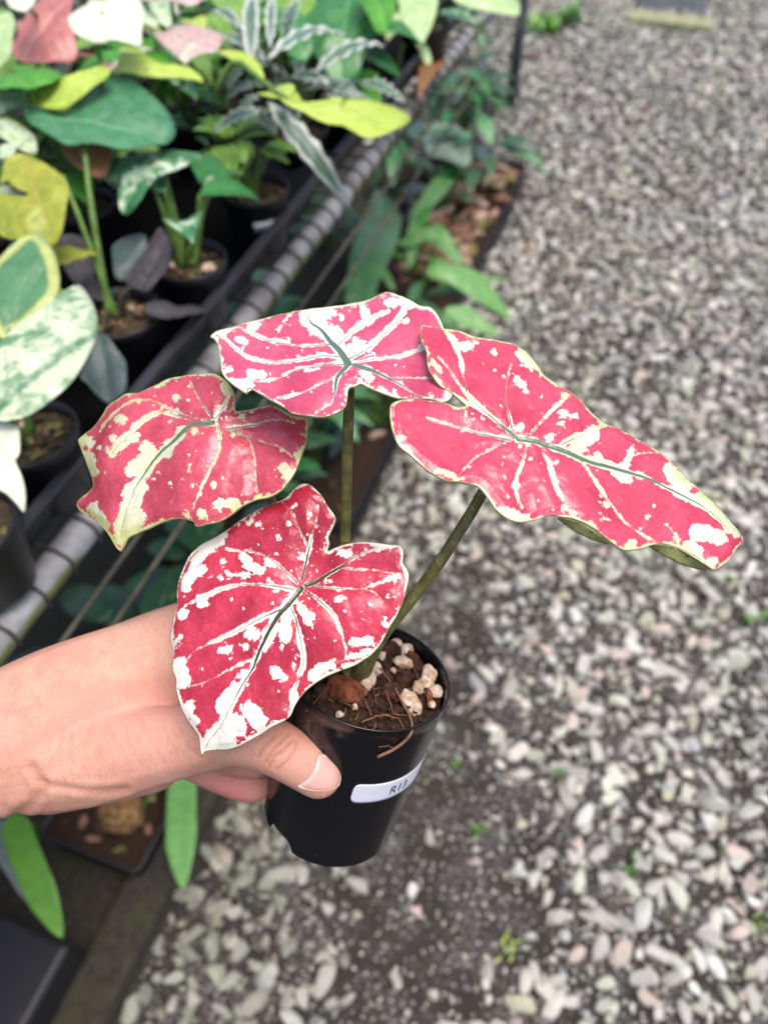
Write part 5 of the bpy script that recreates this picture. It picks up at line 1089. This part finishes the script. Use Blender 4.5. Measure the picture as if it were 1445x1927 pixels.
clump('strap_plant', 'plant with a single folded strap leaf beside the yellowish bark', gb(2.05, -.62), [(o2([(970, 680), (900, 665), (850, 720), (800, 795), (765, 860), (800, 855), (860, 800), (920, 740)]), o2([(790, 845)])[0], o2([(960, 680)])[0], .20, (-.1, .5, .85), 'strap', (1, 1))], 9, ('strap', 'bright', 'ribbed'), .09, .12, (.10, .18), .2, 6)
clump('grey_leaf_plant', 'plant with one pale grey green oval leaf in deep shade', gb(2.42, -.66), [(o2([(850, 470), (900, 460), (960, 510), (1000, 600), (985, 645), (900, 625), (840, 612), (818, 540)]), o2([(980, 630)])[0], o2([(860, 465)])[0], .24, (0, .4, .9), 'greygreen', (1, 2))], 9, ('under', 'slate'), .12, .16, (.09, .15), .4, 7)
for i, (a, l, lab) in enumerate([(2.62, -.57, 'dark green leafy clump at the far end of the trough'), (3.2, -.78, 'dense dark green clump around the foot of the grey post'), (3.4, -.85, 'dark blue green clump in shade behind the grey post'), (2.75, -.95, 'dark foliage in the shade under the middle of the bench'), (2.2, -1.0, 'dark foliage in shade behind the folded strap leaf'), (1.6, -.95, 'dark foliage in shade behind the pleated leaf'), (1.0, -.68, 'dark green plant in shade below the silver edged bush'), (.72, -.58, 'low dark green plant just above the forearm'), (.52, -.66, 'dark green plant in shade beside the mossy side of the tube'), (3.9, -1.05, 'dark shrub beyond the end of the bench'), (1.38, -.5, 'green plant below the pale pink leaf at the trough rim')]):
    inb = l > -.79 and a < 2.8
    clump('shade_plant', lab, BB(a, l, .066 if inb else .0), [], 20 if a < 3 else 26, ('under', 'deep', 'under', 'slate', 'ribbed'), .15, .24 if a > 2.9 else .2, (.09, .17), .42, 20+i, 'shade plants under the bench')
# tuft of weeds past the post, loose sprigs on the gravel
def tuft(px, label, n, L, seed, mats=('bright', 'fresh')):
    b = PZ(*px, .0); o = empty('weed_tuft', b, label, 'weed', 'weeds in the gravel'); g = np.random.default_rng(seed)
    for i in range(n):
        th = g.uniform(0, 6.3); a = b+np.array([g.uniform(-1, 1)*L*.5, g.uniform(-1, 1)*L*.5, .004]); l = L*g.uniform(.5, 1.1)
        pleaf(o, a, a+np.array([math.cos(th)*l*.7, math.sin(th)*l*.7, l*g.uniform(.3, .9)]), l*.2, LM[mats[g.integers(len(mats))]], arch=.15, seed=i, na=8, nt=4)
tuft((1020, 62), 'bright green weed tuft in the gravel beyond the grey post', 34, .13, 1)
tuft((1075, 45), 'dull green weed tuft beside the grey block', 30, .14, 2, ('under', 'strap'))
tuft((862, 1448), 'tiny green sprig on bare soil just right of the label', 7, .022, 3); tuft((905, 1570), 'small moss green sprig low on the bare soil', 8, .026, 4)
tuft((1192, 1636), 'small dark green sprig between pale stones', 8, .022, 5, ('bright', 'deep')); tuft((1048, 1462), 'faint green sprig among grey stones', 6, .022, 6)
tuft((955, 1785), 'yellow green sprig near a wedge shaped stone', 9, .028, 7, ('fresh', 'chart')); tuft((1415, 1170), 'green moss tuft among pale stones at the path side', 8, .035, 8)
tuft((1425, 1740), 'green sprig low at the path side', 7, .022, 9); tuft((1375, 1105), 'mossy green sprig under the arrow leaf tip', 6, .03, 10)
slab('concrete_block', 5.0, 5.3, -.28, .05, .0, .16, m_plain('pale_concrete', (.30, .31, .33), .85, .2, 40), 'grey concrete block at the far end of the path', 'block', .008)
slab('timber_offcut', 4.72, 4.86, -.33, .10, .0, .035, m_plain('mossy_board', (.26, .27, .15), .85, .3, 30), 'pale mossy board lying in front of the grey block', 'board', .005)
def fallen(px, label, L, mat, seed):
    b = PZ(*px, .018); o = pleaf(None, b, b+np.array([L*.8, L*.5, .004]), L*.45, LM[mat], shape='oval', arch=.12, seed=seed, name='fallen_leaf', na=10, nt=6)
    setp(o, label, 'leaf')
LM['rust'] = m_leaf('leaf_rust', (.34, .10, .06), (.22, .06, .04), rough=.7)
fallen((1003, 108), 'rust red fallen leaf by the weed tuft', .05, 'rust', 1); fallen((985, 470), 'dark brown fallen leaf beside the trough rim', .045, 'dry', 2); fallen((1205, 205), 'pale orange fallen leaf alone on the gravel', .045, 'dry', 3)
# understory that fills the trays
g = np.random.default_rng(99)
FILL = [((120, 300), 'low green seedlings under the lime yellow leaves'), ((300, 210), 'low green seedlings under the blush leaves'), ((640, 60), 'low green seedlings at the tray edge by the tube'), ((30, 330), 'low green seedlings behind the yellow heart leaf'), ((330, 110), 'low green seedlings in front of the blush leaves'), ((560, 110), 'low green seedlings behind the lime level leaf'), ((200, 90), 'low green seedlings under the creamy white leaf'), ((420, 60), 'low green seedlings behind the apple green leaves')]
for i, (px, lab) in enumerate(FILL):
    c = PZ(*px, .93); clump('seedling_cluster', lab, c-np.array([0, 0, .064]), [], 22, ('deep', 'fresh', 'arrow', 'under', 'bright', 'silver', 'speck'), .10, .17, (.05, .10), .42, 60+i, 'seedlings filling the trays')

def fill(P, sp_, mats, n, size, seed, wd=.5, hz=(.05, .13), spread=.07, shp=('oval', 'heart', 'lance')):
    g = np.random.default_rng(seed)
    for i in range(n):
        th = i*2.4+g.uniform(-.4, .4); r = spread*g.uniform(.3, 1); a = sp_+np.array([math.cos(th)*r, math.sin(th)*r, g.uniform(*hz)])
        L = g.uniform(*size); e = a+np.array([math.cos(th)*L, math.sin(th)*L, g.uniform(-.5, .2)*L])
        pleaf(P, a, e, L*wd*g.uniform(.8, 1.25), LM[mats[g.integers(len(mats))]], shape=shp[g.integers(len(shp))], arch=g.uniform(.06, .22), seed=i+seed, na=18, nt=8, fold=g.uniform(.05, .3), wavy=g.uniform(0, .0015))
        stem(P, sp_+np.array([g.uniform(-.008, .008), g.uniform(-.008, .008), -.003]), a, .002, M['stem'], bow=np.zeros(3))
fill(P1, s1, ('arrow', 'deep'), 4, (.05, .08), 101, .55, (.05, .09), .05)
fill(P2, s2, ('fresh',), 7, (.035, .06), 102, .55, (.03, .07), .03)
fill(P5, s5, ('yellow', 'fresh'), 5, (.06, .09), 103); fill(P6, s6, ('chart', 'bright', 'fresh'), 9, (.06, .10), 104)
fill(P7, s7, ('speck', 'arrow', 'speck'), 10, (.05, .08), 105); fill(P8, s8, ('white', 'arrow', 'pale'), 7, (.06, .09), 106, .6, (.04, .12))
fill(P9, s9, ('pink', 'pinkwhite', 'deep', 'fresh'), 8, (.06, .10), 107, .6); fill(P9b, s9b, ('pale', 'fresh', 'arrow'), 8, (.06, .10), 108)
fill(P10, s10, ('pinkwhite', 'arrow', 'speck', 'fresh'), 9, (.05, .09), 109); fill(P12, s12, ('chart', 'fresh', 'bright'), 8, (.06, .10), 110, .4)
fill(P13, s13, ('deep', 'bright', 'fresh'), 9, (.08, .13), 111, .5, (.03, .10)); fill(P14, s14, ('fresh', 'bright', 'deep'), 10, (.07, .11), 112)
fill(P15, s15, ('pale', 'fresh', 'arrow'), 8, (.06, .10), 113, .5, (.02, .07)); fill(P11, s11, ('silver',), 14, (.06, .10), 114, .28, (.03, .10), .05, ('lance',))
